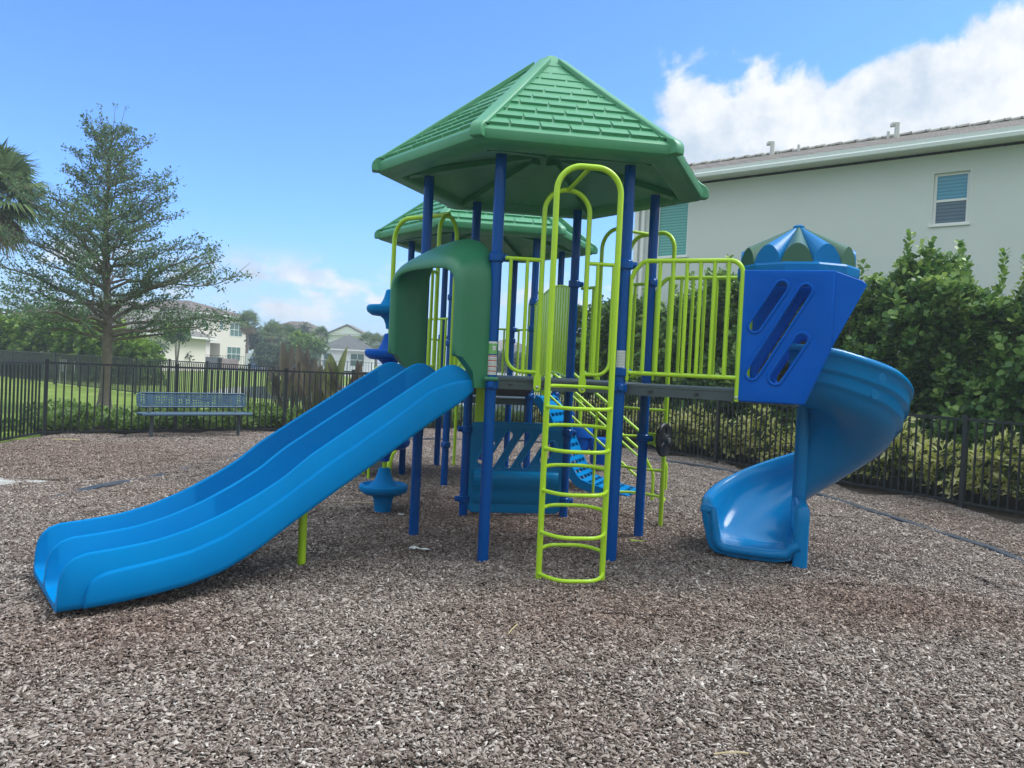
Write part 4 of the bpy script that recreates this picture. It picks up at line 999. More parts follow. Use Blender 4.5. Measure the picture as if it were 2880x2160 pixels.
def rosettes(C, S, n, spread, L, jitter, up=.35):
    """n leaves round each shoot: shoot tips C, shoot directions S"""
    k = len(C); C = np.repeat(C, n, 0); S = unit(np.repeat(S, n, 0)); a = np.tile(np.arange(n) * 2.4, k) + np.repeat(rng.random(k) * 6.28, n)
    h = np.cross(S, [0.31, .2, .93]); h = unit(h); g_ = np.cross(S, h)
    rad = h * np.cos(a)[:, None] + g_ * np.sin(a)[:, None]
    pos = np.tile(np.linspace(0, 1, n), k)[:, None]
    P = C - S * spread * pos + rad * .012; A = rad + S * (up + .5 * (1 - pos)) + rng.normal(0, jitter, (k * n, 3))
    N = S * .9 + rad * -.3 + rng.normal(0, .25, (k * n, 3))
    return P, A, N, L * rng.uniform(.7, 1.15, k * n)
def npv(v): return np.array(v[:])

# tall clusia hedge behind the right fence
TT = [(-6, 3.4), (-1, 3.35), (.3, 3.4), (1.0, 3.15), (2.0, 3.2), (3.0, 3.75), (3.6, 3.4), (4.4, 3.65), (5.4, 3.35), (6.5, 3.5), (7.6, 3.55), (8.6, 2.95), (9.6, 2.8), (10.6, 3.35), (12.2, 3.2)]
def hedge(root_name, label, f0, fd, fo, t0, t1, tops, lat0, lat1, n, m, L, nleaf=9, z0=.3, group=None, spires=40):
    t = rng.uniform(t0, t1, n); top = np.interp(t, [a for a, _ in tops], [b_ for _, b_ in tops]) + .16 * np.sin(t * 3.1) + .14 * np.sin(t * 7.3 + 1) + .08 * np.sin(t * 15.)
    u = rng.random(n); z = z0 + (top - z0) * (1 - u ** 1.25)
    f = (z - z0) / (top - z0)
    dep = rng.random(n) ** 1.7; bulge = .28 * np.sin(t * 2.3 + 2 * z) + .16 * np.sin(t * 5.1 - 3 * z) + .1 * np.sin(11 * t + 5 * z)
    lat = lat0 + .20 + bulge * .7 + dep * (lat1 - lat0) + .25 * f ** 3
    C = npv(f0)[None] + t[:, None] * npv(fd) + lat[:, None] * npv(fo); C[:, 2] = z
    S = -npv(fo)[None] * (1.0 - f[:, None] * .6) * (1 - .5 * dep[:, None]) + np.array([0, 0, 1.]) * (.5 + f[:, None] * .9) + rng.normal(0, .4, (n, 3))
    P, A, N, LL = rosettes(C, S, nleaf, .20, L, .22)
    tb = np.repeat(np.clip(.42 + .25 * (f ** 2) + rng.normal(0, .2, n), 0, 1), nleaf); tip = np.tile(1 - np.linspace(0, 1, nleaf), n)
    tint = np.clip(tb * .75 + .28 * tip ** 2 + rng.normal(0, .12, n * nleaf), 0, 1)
    if spires:
        ts = rng.uniform(t0, t1, spires); tp = np.interp(ts, [a for a, _ in tops], [b_ for _, b_ in tops]); cl = []; sd = []
        for a, tz in zip(ts, tp):
            lt = rng.uniform(lat0 + .3, lat1 - .1); hh = rng.uniform(.15, .55); lean = rng.normal(0, .16, 3)
            for q in np.arange(0, hh + .3, .085):
                c = npv(f0) + a * npv(fd) + lt * npv(fo) + lean * q; c[2] = tz - .3 + q + .12; cl.append(c); sd.append(np.array([0, 0, 1]) + lean)
        P2, A2, N2, L2 = rosettes(np.array(cl), np.array(sd), 4, .05, L * .95, .25, .9)
        P, A, N, LL = np.concatenate([P, P2]), np.concatenate([A, A2]), np.concatenate([N, N2]), np.concatenate([LL, L2]); tint = np.concatenate([tint, np.clip(rng.normal(.72, .16, len(P2)), 0, 1)])
    root = thing(root_name, label, 'hedge', f0 + fd * (t0 + t1) / 2 + fo * (lat0 + lat1) / 2, group=group); WORLD.add(root.name)
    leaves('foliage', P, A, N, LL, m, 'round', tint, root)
    b = B()
    for a in np.arange(t0 + .2, t1, .5):
        c = f0 + fd * a + fo * ((lat0 + lat1) / 2 + random.uniform(-.2, .3)); hgt = float(np.interp(a, [x for x, _ in tops], [y for _, y in tops]))
        for q in range(3):
            e = c + Vector((random.uniform(-.4, .4), random.uniform(-.4, .4), hgt * random.uniform(.75, 1.02))); mm = c.lerp(e, .5) + Vector((random.uniform(-.1, .1), random.uniform(-.1, .1), 0))
            b.tube([c, mm, e], [.018, .012, .006], 6)
    b.build('stems', M['stem'], root)
    return root
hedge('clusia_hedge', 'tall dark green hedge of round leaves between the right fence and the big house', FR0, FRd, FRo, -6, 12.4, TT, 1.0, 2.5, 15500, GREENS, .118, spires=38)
HL0, HLd = Vector((-33, 42.5, 0)), Vector((.90, -.43, 0)).normalized(); HLo = Vector((-HLd.y, HLd.x, 0))
hedge('green_hedge', 'bright green hedge on the far side of the lawn behind the left fence', HL0, HLd, HLo, 0, 17.5, [(0, 3.0), (7, 2.9), (12, 2.65), (15, 2.3), (17.5, 1.7)], .2, 1.6, 2600, GREENL, .22, z0=.1, spires=30)

# variegated shrubs along the right fence
def mass(name, label, pts_fn, n, nleaf, m, L, kind_leaf, spread=.06, up=.3, tint_mu=.5, tint_sd=.28):
    C, S = pts_fn(n); P, A, N, LL = rosettes(C, S, nleaf, spread, L, .22, up)
    tint = np.clip(np.repeat(rng.normal(tint_mu, tint_sd * .7, n), nleaf) + rng.normal(0, tint_sd * .6, n * nleaf), 0, 1)
    return tag(leaves(name, P, A, N, LL, m, kind_leaf, tint), kind='stuff')
def vari_pts(n):
    t = rng.uniform(-6, 12.2, n); lat = rng.uniform(.14, 1.05, n); hs = .72 + .16 * np.sin(t * 4.2) + .12 * np.sin(t * 9.1 + 2) + .08 * np.sin(t * 17)
    dome = np.sqrt(np.clip(1 - ((lat - .55) / .62) ** 2, .02, 1)); z = hs * dome * (1 - .75 * rng.random(n) ** 1.6) + .05
    C = npv(FR0)[None] + t[:, None] * npv(FRd) + lat[:, None] * npv(FRo); C[:, 2] = z
    return C, -npv(FRo)[None] * .6 + np.array([0, 0, .8]) + rng.normal(0, .45, (n, 3))
mass('variegated_shrubs', None, vari_pts, 4600, 7, VARI, .135, 'lance', tint_mu=.60, tint_sd=.52)
def cover_pts(n):
    t = rng.uniform(-.1, 11.6, n); lat = .15 + 2.6 * rng.random(n); lat = np.minimum(lat, 2.6 - .0 * t); hs = .33 + .08 * np.sin(t * 3.3) + .08 * np.sin(t * 7.7 + lat * 4)
    z = hs * (1 - .7 * rng.random(n) ** 1.5); C = npv(LC)[None] + t[:, None] * npv(FLd) + lat[:, None] * npv(FLo); C[:, 2] = z
    return C, np.array([0, 0, 1.]) + npv(-FLo)[None] * .35 + rng.normal(0, .5, (n, 3))
mass('ground_cover', None, cover_pts, 5200, 6, COVER, .105, 'small', tint_mu=.55, tint_sd=.3)
def cover2_pts(n):
    d = (LC - LEFT_END).normalized(); o = Vector((-d.y, d.x, 0)); t = rng.uniform(0, 8.6, n); lat = .15 + 2.2 * rng.random(n)
    z = (.36 + .1 * np.sin(t * 3.)) * (1 - .7 * rng.random(n) ** 1.5); C = npv(LEFT_END)[None] + t[:, None] * npv(d) + lat[:, None] * npv(o); C[:, 2] = z
    return C, np.array([0, 0, 1.]) + rng.normal(0, .5, (n, 3))
mass('ground_cover', None, cover2_pts, 1500, 6, COVER, .105, 'small', tint_mu=.5, tint_sd=.3)

# the open crowned tree on the lawn behind the bench
def oak(loc, H, label, seed=3):
    rs = np.random.default_rng(seed); root = thing('open_crowned_tree', label, 'tree', loc); WORLD.add(root.name); L = Vector(loc)
    def axis(z): return L + Vector((.05 * math.sin(z * .9) - .045 * z * .0, .05 * math.cos(z * .7), z))
    b = B(); zs = np.linspace(-.05, H - .25, 22)
    b.tube([axis(z) for z in zs], [max(.012, .145 * (1 - z / (H + .2)) ** .95 + (.06 * math.exp(-z * 5) if z > -.1 else 0)) for z in zs], 12)
    b.build('trunk', M['bark'], root, smooth=60)
    br, P, A, N = B(), [], [], []
    def leafy(p, q, n, sp):
        for _ in range(n):
            f = rs.random() ** .8; c = np.array(p) * (1 - f) + np.array(q) * f + rs.normal(0, sp, 3)
            P.append(c); A.append(rs.normal(0, 1, 3) + np.array([0, 0, .4])); N.append(rs.normal(0, 1, 3) + np.array([0, 0, 1.]))
    nb_ = 92
    for k in range(nb_):
        f = (k + .5) / nb_; z = 1.75 + (H - 2.0) * f ** 1.12; az = k * 2.399 + rs.normal(0, .3)
        reach = (3.55 * (1 - f) ** .78 + .32) * rs.uniform(.50, 1.18)
        if f < .10: reach *= .8
        rise = (.26 + .70 * f ** .9) + rs.normal(0, .17)
        p0 = axis(z); d = Vector((math.cos(az), math.sin(az), rise)).normalized(); pts_ = [p0]
        m_ = 6
        for j in range(1, m_ + 1):
            pts_.append(p0 + d * reach * j / m_ + Vector((rs.normal(0, .05), rs.normal(0, .05), -.11 * reach * (j / m_) ** 2 * (1 - f) + rs.normal(0, .07))))
        r0 = .042 * (1 - f) + .012; br.tube(pts_, [r0 * (1 - .85 * j / m_) for j in range(m_ + 1)], 6, cap=False)
        side = d.cross(UP).normalized()
        nt_ = int(5 + reach * 5.2)
        for j in range(nt_):
            g_ = .18 + .82 * (j + rs.random()) / nt_; i0 = min(int(g_ * m_), m_ - 1); base = pts_[i0].lerp(pts_[i0 + 1], g_ * m_ - i0)
            ln = reach * rs.uniform(.13, .36) * (1.15 - .55 * g_) + .12
            td = (d * rs.uniform(.3, 1) + side * rs.choice([-1, 1]) * rs.uniform(.3, 1) + UP * rs.uniform(-.25, .6)).normalized(); e = base + td * ln
            br.tube([base, base.lerp(e, .5) + Vector(rs.normal(0, .03, 3)), e], [.009, .006, .003], 4, cap=False)
            if rs.random() < .93: leafy(base, e, int(8 + 31 * ln * (1.1 - .4 * f)), .055)
        leafy(pts_[-2], pts_[-1], 10, .05)
    for sx in (-.35, .28, .02):              # bare leaders at the top
        e = axis(H - .35) + Vector((sx, .05, .85)); br.tube([axis(H - 1.0), axis(H - .55) + Vector((sx * .5, 0, .2)), e], [.012, .009, .004], 5, cap=False); leafy(e - Vector((0, 0, .06)), e, 7, .03)
    br.build('limbs', M['bark'], root, smooth=60)
    P, A, N = np.array(P), np.array(A), np.array(N)
    leaves('crown', P, A, N, rs.uniform(.05, .09, len(P)), TREEL, 'small', np.clip(rs.normal(.5, .25, len(P)), 0, 1), root)
    return root
oak((-10.4, 19.6, 0), 7.25, 'open crowned tree with thin grey trunk behind the fence left of the bench')

# fan palms
def fan_palm(label, loc, H, cr, nf=30, dead=9, seed=1, leafs=22, group=None, tr=.16):
    rs = np.random.default_rng(seed); root = thing('fan_palm', label, 'palm', loc, group='fan palms'); WORLD.add(root.name); L = np.array(loc, float)
    top = L + np.array([0, 0, H]); b = B(); b.tube([Vector(L + np.array([.0, 0, z])) for z in np.linspace(-.05, H - .1, 9)], [tr * (1.15 - .25 * q) for q in np.linspace(0, 1, 9)], 12); b.build('trunk', M['palmbark'], root, smooth=60)
    def fronds(n, el0, el1, m, name, droop, sc):
        V, F, T = [], [], []
        for k in range(n):
            az = k * 2.399 + rs.normal(0, .2); el = el0 + (el1 - el0) * ((k + .5) / n) + rs.normal(0, .12); d = np.array([math.cos(az) * math.cos(el), math.sin(az) * math.cos(el), math.sin(el)])
            pl = cr * .45 * rs.uniform(.8, 1.1) * sc; hub = top + d * pl; s_ = np.cross(d, [0, 0, 1]); s_ /= np.linalg.norm(s_) + 1e-9; u = np.cross(s_, d)
            tt = rs.random(); o = len(V); w = .012 * cr
            V += [top - s_ * w, top + s_ * w, hub + s_ * w, hub - s_ * w]; F.append((o, o + 1, o + 2, o + 3)); T.append(tt)
            for j in range(leafs):
                a = (j / (leafs - 1) - .5) * R(230); ld = d * math.cos(a) + s_ * math.sin(a) + u * .12 * math.cos(a * 1.5); ln = cr * .62 * sc * (1 - .25 * abs(a) / 2) * rs.uniform(.85, 1.1)
                m1 = hub + ld * ln * .55; e = hub + ld * ln + np.array([0, 0, -droop * ln * rs.uniform(.6, 1.4)]); pw = np.cross(ld, u); pw = pw / (np.linalg.norm(pw) + 1e-9) * .019 * cr
                o = len(V); V += [hub, m1 + pw, e, m1 - pw]; F.append((o, o + 1, o + 2, o + 3)); T.append(np.clip(tt + rs.normal(0, .15), 0, 1))
        quads(name, np.array(V), np.array(F), m, np.array(T), root)
    fronds(nf, -.45, 1.45, PALML, 'crown', .28, 1.0)
    if dead: fronds(dead, -1.35, -.75, DEADL, 'dead_skirt', .25, .85)
    return root
fan_palm('large fan palm with brown dead fronds cut by the left edge', tuple(D(-42, 1000, 25.5).xy) + (0,), 6.40, 2.15, 54, 14, 2, 34)
fan_palm('fan palm with brown skirt right beside the beige two storey house', tuple(D(694, 1000, 84).xy) + (0,), 5.2, 1.75, 34, 16, 3)
fan_palm('leaning pale fan palm in front of the brown roofed house', tuple(D(765, 1000, 80).xy) + (0,), 3.8, 1.9, 30, 12, 4)
fan_palm('shaggy fan palm right of the pale one before the brown roof', tuple(D(806, 1000, 82).xy) + (0,), 3.7, 1.8, 30, 14, 5)
fan_palm('small fan palm left of the far gabled house', tuple(D(900, 1000, 100).xy) + (0,), 4.6, 1.7, 30, 4, 6)
for i, (x, Y, h, lb) in enumerate([(1030, 95, 3.9, 'fan palm just right of the dark roofed white house'), (1058, 92, 3.6, 'fan palm between the white house and the blue climbing discs'), (1085, 99, 3.8, 'rightmost far fan palm behind the blue climbing discs')]):
    fan_palm(lb, tuple(D(x, 1000, Y).xy) + (0,), h, 1.7, 28, 6, 10 + i)

# rounded bushes and trees far off
def bush(name, label, cat, c, rad, n, L, m, seed, trunk=None):
    rs = np.random.default_rng(seed); root = thing(name, label, cat, (c[0], c[1], 0)); WORLD.add(root.name)
    nb_ = 14; bc = np.array(c)[None] + unit(rs.normal(0, 1, (nb_, 3))) * np.array(rad)[None] * rs.uniform(.25, .72, (nb_, 1)); brad = rs.uniform(.32, .55, nb_)
    k = rs.integers(0, nb_, n); P = bc[k] + unit(rs.normal(0, 1, (n, 3))) * (brad[k] * rs.random(n) ** .35)[:, None] * np.array(rad)[None]
    P[:, 2] = np.maximum(P[:, 2], .1)
    A = rs.normal(0, 1, (n, 3)); N = (P - np.array(c)[None]) + rs.normal(0, .6, (n, 3))
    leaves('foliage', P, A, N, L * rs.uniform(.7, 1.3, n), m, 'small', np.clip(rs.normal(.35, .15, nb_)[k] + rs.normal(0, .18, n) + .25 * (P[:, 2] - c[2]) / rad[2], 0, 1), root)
    b = B()
    for q in range(6): b.tube([Vector((c[0], c[1], 0)), Vector(c) + Vector(rs.normal(0, .3, 3) * np.array(rad))], [.04 * rad[2] + .02, .015], 6)
    b.build('stems' if not trunk else 'trunk', M['stem'], root)
def at(x, y, Y): return tuple(D(x, y, Y))
bush('oak_tree', 'dark round tree beside the skirted palm and beige house', 'tree', at(735, 962, 88), (2.0, 2.0, 2.2), 3600, .42, FARL, 21, True)
bush('low_shrub', 'dark low shrub mass under the shaggy palms', 'shrub', at(780, 1002, 78), (3.2, 1.5, 1.3), 3000, .36, FARL, 22)
bush('leafy_tree', 'light green tree left of the dark roofed white house', 'tree', at(862, 972, 78), (2.0, 2.0, 1.7), 3400, .36, GREENL, 23, True)
bush('low_shrub', 'green shrubs below the light green tree', 'shrub', at(850, 1008, 76), (2.2, 1.2, .9), 1800, .34, FARL, 24)
bush('wispy_tree', 'wispy grey green tree behind the light green tree', 'tree', at(850, 935, 105), (1.6, 1.6, 1.6), 420, .40, FARL, 25, True)
bush('garden_shrub', 'dark green shrub left of the beige house covered porch', 'shrub', at(485, 992, 66), (1.7, 1.2, 1.1), 2400, .24, FARL, 26)
bush('garden_shrub', 'green shrub mass behind the tree trunk on the left', 'shrub', at(415, 988, 52), (1.8, 1.2, 1.0), 2400, .22, FARL, 27)
bush('garden_shrub', 'pale feathery palm shrub right of the tree trunk', 'shrub', at(335, 975, 48), (1.3, 1.2, 1.3), 2200, .26, GREENL, 28)
bush('slender_palm', 'slender yellow green palm in front of the beige house', 'palm', at(500, 935, 58), (1.1, 1.0, .7), 700, .40, GREENL, 29, True)
bush('low_shrub', 'dark shrubs seen between the rear tower posts', 'shrub', at(1440, 1022, 70), (4.5, 1.5, 1.0), 2600, .34, FARL, 30)
for i, (x, x2) in enumerate(((356, 362), (371, 366), (379, 388))):
    b = B(); p, q = D(x, 1010, 46), D(x2, 955, 46); p.z = 0; b.tube([p, p.lerp(q, .5), q], .045, 8)
    r_ = b.build('palm_stem', M['white']); tag(r_, 'slim pale palm stem right of the tree trunk beyond the lawn', 'palm stem', 'slim pale palm stems')

# broad bronze leaves behind the fence corner
def broadleaf(label, base, spec, seed):
    rs = np.random.default_rng(seed); root = thing('broad_leaf_plant', label, 'plant', base, group='bronze broad leaved plants'); WORLD.add(root.name); bs = Vector(base)
    spec = list(spec) + [(float(rs.normal(.05, .24)), float(rs.normal(0, .15)), float(rs.uniform(.8, 1.55)), float(rs.normal(0, .3)), float(rs.uniform(.5, .85)), float(rs.uniform(.06, .10)), float(rs.choice([.1, .25, .4, .6, .75, .9])), float(rs.normal(0, .5))) for _ in range(6)]
    for (dx, dy, h, lean, ln, w, tn, rollv) in spec:
        foot = bs + Vector((dx * .35, dy * .5, 0)); tip0 = bs + Vector((dx, dy, h - ln)); d = Vector((lean, rs.normal(0, .12), 1)).normalized(); rollv = rollv * 1.8 + float(rs.normal(0, .35)); side = Vector((math.cos(rollv), math.sin(rollv), 0)); nrm = side.cross(d)
        V, F = [], []; nL = 9
        for i in range(nL + 1):
            f = i / nL; hw = 1.6 * w * (math.sin(PI * min(1, f * .97 + .03) ** .85) ** .8 + .02); c = tip0 + d * ln * f + nrm * (.10 * ln * f * f) + Vector((lean * .12 * f * f, 0, 0))
            V += [c - side * hw + nrm * .62 * hw, c - side * hw * .5 + nrm * .36 * hw, c, c + side * hw * .5 + nrm * .36 * hw, c + side * hw + nrm * .62 * hw]
        for i in range(nL):
            for j in range(4): o = i * 5 + j; F.append((o, o + 1, o + 6, o + 5))
        q = quads('leaf', np.array([v[:] for v in V]), np.array(F), BRONZE, np.clip(np.full(len(F), tn) + np.repeat(rs.normal(0, .05, len(F) // 4), 4) + np.tile(rs.normal(0, .14, 4), len(F) // 4), 0, 1), root)
        q.data.shade_smooth()
        b = B(); b.tube([foot, foot.lerp(tip0, .6) + Vector((dx * .05, 0, 0)), tip0 + d * ln * .15], [.022, .018, .010], 7); b.build('stalk', M['stem'], root)
bl0 = D(815, 1100, 18.0)
broadleaf('bronze broad leaved plant left of the others behind the fence', (bl0.x, 18.0, 0), [(-.18, .1, 1.93, -.10, .95, .085, .1, .4), (-.05, 0, 1.88, .10, .9, .08, .25, -.3), (.10, .1, 1.55, .16, .8, .09, .35, .2), (-.25, .0, 1.45, -.25, .7, .07, .2, .7), (.0, -.2, 1.2, .3, .6, .08, .4, -.2)], 5)
bl0 = D(880, 1100, 17.9)
broadleaf('tall bronze broad leaved plant in the middle behind the fence', (bl0.x, 17.9, 0), [(-.22, 0, 1.95, -.20, 1.05, .085, .2, .2), (-.08, .1, 1.88, -.04, 1.05, .10, .05, -.4), (.02, -.1, 1.62, .06, .8, .09, .15, .1), (.14, 0, 1.55, .32, .75, .08, .6, .3), (-.12, -.2, 1.3, -.2, .7, .09, .4, -.1), (.2, -.1, 1.15, .45, .6, .07, .65, .2)], 6)
bl0 = D(940, 1110, 17.7)
broadleaf('green tinged broad leaved plant at the right end behind the fence', (bl0.x, 17.7, 0), [(-.10, 0, 1.72, -.05, .9, .11, .8, .1), (.10, .1, 1.92, .20, 1.05, .10, .9, -.3), (.28, 0, 1.70, .35, .8, .05, .3, .2), (.20, -.1, 1.60, -.35, .75, .07, .1, -.1), (.40, 0, 1.55, .22, .75, .07, .15, .4), (.55, .1, 1.62, -.1, .7, .06, .2, .0), (.35, -.2, 1.2, .5, .6, .09, .5, .2), (.05, -.2, 1.15, -.4, .6, .10, .7, .2)], 8)

# ================================================================== HOUSES
def hip_roof(b, o, u, v, a, c, z, rise, over=.5, ridge_frac=.5, th=.16):
    """hip roof on the rectangle o + a*u + c*v; returns nothing, adds to builder b"""
    P = lambda x, y, zz: o + u * x + v * y + UP * zz
    x0, x1, y0, y1 = -over, a + over, -over, c + over
    e = [P(x0, y0, z), P(x1, y0, z), P(x1, y1, z), P(x0, y1, z)]; el = [p - UP * th for p in e]
    if a >= c: h = (c + 2 * over) / 2 * ridge_frac * 2; r0, r1 = P(x0 + h, (y0 + y1) / 2, z + rise), P(x1 - h, (y0 + y1) / 2, z + rise); top = [(0, 1, 5, 4), (1, 2, 5), (2, 3, 4, 5), (3, 0, 4)]
    else: h = (a + 2 * over) / 2 * ridge_frac * 2; r0, r1 = P((x0 + x1) / 2, y0 + h, z + rise), P((x0 + x1) / 2, y1 - h, z + rise); top = [(0, 1, 4), (1, 2, 5, 4), (2, 3, 5), (3, 0, 4, 5)]
    b.add(e + [r0, r1] , top); b.add(e + el, [(0, 4, 5, 1), (1, 5, 6, 2), (2, 6, 7, 3), (3, 7, 4, 0), (4, 7, 6, 5)])
def gutter(b, o, u, v, a, c, z, over=.5, h=.16, w=.1):
    P = lambda x, y, zz: o + u * x + v * y + UP * zz
    q = [P(-over, -over, z), P(a + over, -over, z), P(a + over, c + over, z), P(-over, c + over, z)]
    for i in range(4): b.bar(q[i], q[(i + 1) % 4], w, h)
def window(parent, o, u, n, w, h, glass, mull=1, trans=True, fw=.06, name='window', double=True):
    """o = lower left corner on the wall, u along the wall, n out of the wall"""
    b = B(); c = lambda x, z, d=0.: o + u * x + UP * z + n * d
    b.bar(c(0, fw / 2, .012), c(w, fw / 2, .012), .05, fw); b.bar(c(0, h - fw / 2, .012), c(w, h - fw / 2, .012), .05, fw)
    for x in [fw / 2, w - fw / 2] + [w * (k + 1) / (mull + 1) for k in range(mull)]: b.bar(c(x, fw, .012), c(x, h - fw, .012), fw, .05, up=n)
    if trans: b.bar(c(fw, h / 2, .010), c(w - fw, h / 2, .010), .044, fw)
    wdw = b.build(name, M['white'], parent, smooth=0)
    g = B()
    g.add([c(fw * .5, fw * .5, .005), c(w - fw * .5, fw * .5, .005), c(w - fw * .5, h - fw * .5, .005), c(fw * .5, h - fw * .5, .005)], [(0, 1, 2, 3)])
    g.build('pane', glass, wdw, smooth=0); return wdw
TILE_BR = roof_tile_mat('brown roof tiles', (.15, .11, .095), (.20, .15, .13), (1, 0))
TILE_GR = roof_tile_mat('grey roof tiles', (.10, .105, .11), (.14, .145, .15), (1, 0))
TILE_TAN = roof_tile_mat('tan grey roof tiles', (.20, .18, .165), (.26, .24, .22), (1, 0))

# the big pale house on the right
hu = Vector((.773, -.634, 0)).normalized(); hn = Vector((-.634, -.773, 0)).normalized()
W0_ = Vector((10.155, 15.55, 0)); HE = W0_ - hu * 9.03; HL_ = 16.5
house = thing('pale_house', 'large pale grey green two storey house behind the right hedge with long tiled roof', 'house', HE + hu * 8); WORLD.add(house.name)
WINS = [(2622, 2722, 5.05, 6.17), (1848, 1936, 4.72, 6.28)]
wx = lambda x: (onplane(x, 600, HE, hn) - HE).dot(hu)
holes = [[(wx(a), z0), (wx(c), z0), (wx(c), z1), (wx(a), z1)] for a, c, z0, z1 in WINS]
plate('wall', [(0, -.05), (HL_, -.05), (HL_, 6.58), (0, 6.58)], holes, .24, .004, HE - hn * .12, hu, UP, M['wall'], house, smooth=0)
b = B(); c = HE + hu * HL_ / 2 - hn * 4.32; b.obox(c + UP * 3.26, hu * (HL_ / 2 - .004), hn * 4.06, UP * 3.30); b.build('wall_body', M['wall'], house, smooth=0)
TILE_H = roof_tile_mat('weathered grey brown roof tiles', (.15, .122, .098), (.20, .165, .135), hu)
ze, ov = 6.66, .48
RUN, RISE = 3.1, 1.08
b = B(); e0, e1 = HE - hu * .5 + hn * ov, HE + hu * (HL_ + .5) + hn * ov; r0, r1 = HE - hu * .5 + hn * (ov - RUN), HE + hu * (HL_ + .5) + hn * (ov - RUN); k0, k1 = HE - hu * .5 + hn * (ov - 2 * RUN), HE + hu * (HL_ + .5) + hn * (ov - 2 * RUN)
U = lambda p, z: p + UP * z
b.add([U(e0, ze + .13), U(e1, ze + .13), U(r1, ze + .13 + RISE), U(r0, ze + .13 + RISE), U(k1, ze + .13), U(k0, ze + .13), U(e0, ze + .05), U(e1, ze + .05), U(k1, ze + .05), U(k0, ze + .05)], [(0, 1, 2, 3), (3, 2, 4, 5), (6, 7, 1, 0), (0, 3, 5, 9, 6), (7, 8, 4, 2, 1), (6, 9, 8, 7)])
roofh = b.build('roof', TILE_H, house, smooth=0)
b = B()
nt_ = int((HL_ + 1) / .42)
for k in range(nt_):                          # stepped ridge tiles
    a0 = r0 + hu * (.42 * k); a1 = a0 + hu * .455
    rr = [[p + hn * (.09 * math.cos(t) * s_) + UP * (ze + .10 + RISE + .075 * math.sin(t) * s_ + dz) for t in np.linspace(0, PI, 8)] for p, s_, dz in ((a0, 1.0, .0), (a1, 1.12, .026))]
    b.loft(rr, closed=False); b.add(rr[1], [tuple(range(8))])
b.build('ridge_tiles', roof_tile_mat('ridge tiles', (.34, .32, .29), (.40, .38, .345), hu, 5.), roofh, smooth=0)
b = B(); b.prism([(0, 0), (.10, 0), (.125, .07), (.105, .10), (.125, .175), (.0, .175)], U(e0, ze - .05) - hn * .01, hn, UP, (e1 - e0)); gut = b.build('gutter', M['trimwhite'], house, smooth=0)
b = B(); b.add([U(e0, ze - .02), U(e1, ze - .02), U(e1 - hn * (ov + .02), ze - .02), U(e0 - hn * (ov + .02), ze - .02), U(e0, ze + .02), U(e1, ze + .02), U(e1 - hn * (ov + .02), ze + .02), U(e0 - hn * (ov + .02), ze + .02)], [(0, 1, 2, 3), (4, 5, 6, 7), (0, 1, 5, 4), (2, 3, 7, 6)]); b.build('soffit', M['white'], house, smooth=0)
b = B()
for s_, w_ in ((.10, .13), (.30, .09)): b.bar(HE + hu * s_ + hn * .05, HE + hu * s_ + hn * .05 + UP * 6.55, w_, .09, up=hn)
b.build('downspout', M['white'], house, bevel=.01)
def wall_win(xa, xb, z0, z1, mats, mull, tr):
    pa, pb = onplane(xa, 600, HE, hn), onplane(xb, 600, HE, hn); o = Vector((pa.x, pa.y, z0)) - hn * .10; w = (pb - pa).to_2d().length
    f = B(); cc = lambda x, z, d: o + hu * x + UP * z + hn * d
    rc_ = B()
    f.bar(cc(-.05, .0, .09), cc(w + .05, .0, .09), .09, .05); f.bar(cc(0, .03, .006), cc(w, .03, .006), .06, .06); f.bar(cc(0, z1 - z0 - .025, .006), cc(w, z1 - z0 - .025, .006), .05, .05)
    for x in (.025, w - .025): f.bar(cc(x, .05, .006), cc(x, z1 - z0 - .05, .006), .05, .05, up=hn)
    if tr: f.bar(cc(.05, (z1 - z0) * .48, .006), cc(w - .05, (z1 - z0) * .48, .006), .05, .05)
    win = f.build('window', M['white'], house, smooth=0)
    H_ = z1 - z0; parts = [(0.05, H_ * .48, mats[0]), (H_ * .48, H_ - .05, mats[1])] if tr else [(.05, H_ - .05, mats[0])]
    for a_, b_, m_ in parts:
        g = B(); g.obox(cc(w / 2, (a_ + b_) / 2, .004), hu * (w / 2 - .05), UP * (b_ - a_) / 2, hn * .004); g.build('pane', m_, win, smooth=0)
wall_win(*WINS[0], (M['blind_low'], M['blind_up']), 0, True)
wall_win(*WINS[1], (M['blind_teal'],), 0, False)
def roof_pt(x, back): 
    p = onplane(x, 400, HE + hn * (ov - back), hn); return Vector((p.x, p.y, ze + .13 + RISE * back / RUN))
for x, big in ((2173, 1), (2247, 0), (2497, 0), (2521, 1)):
    p = roof_pt(x, 2.75); b = B()
    if big:
        b.tube([p - UP * .15, p + UP * .36], .06, 14); b.tube(fillet([p + UP * .25, p + UP * .34, p - hu * .11 + UP * .34, p - hu * .11 + UP * .28], .05, 6), .06, 12)
    else: b.tube([p - UP * .1, p + UP * .17], .035, 12)
    b.build('gooseneck_vent' if big else 'vent_pipe', M['vent'], roofh, smooth=50)

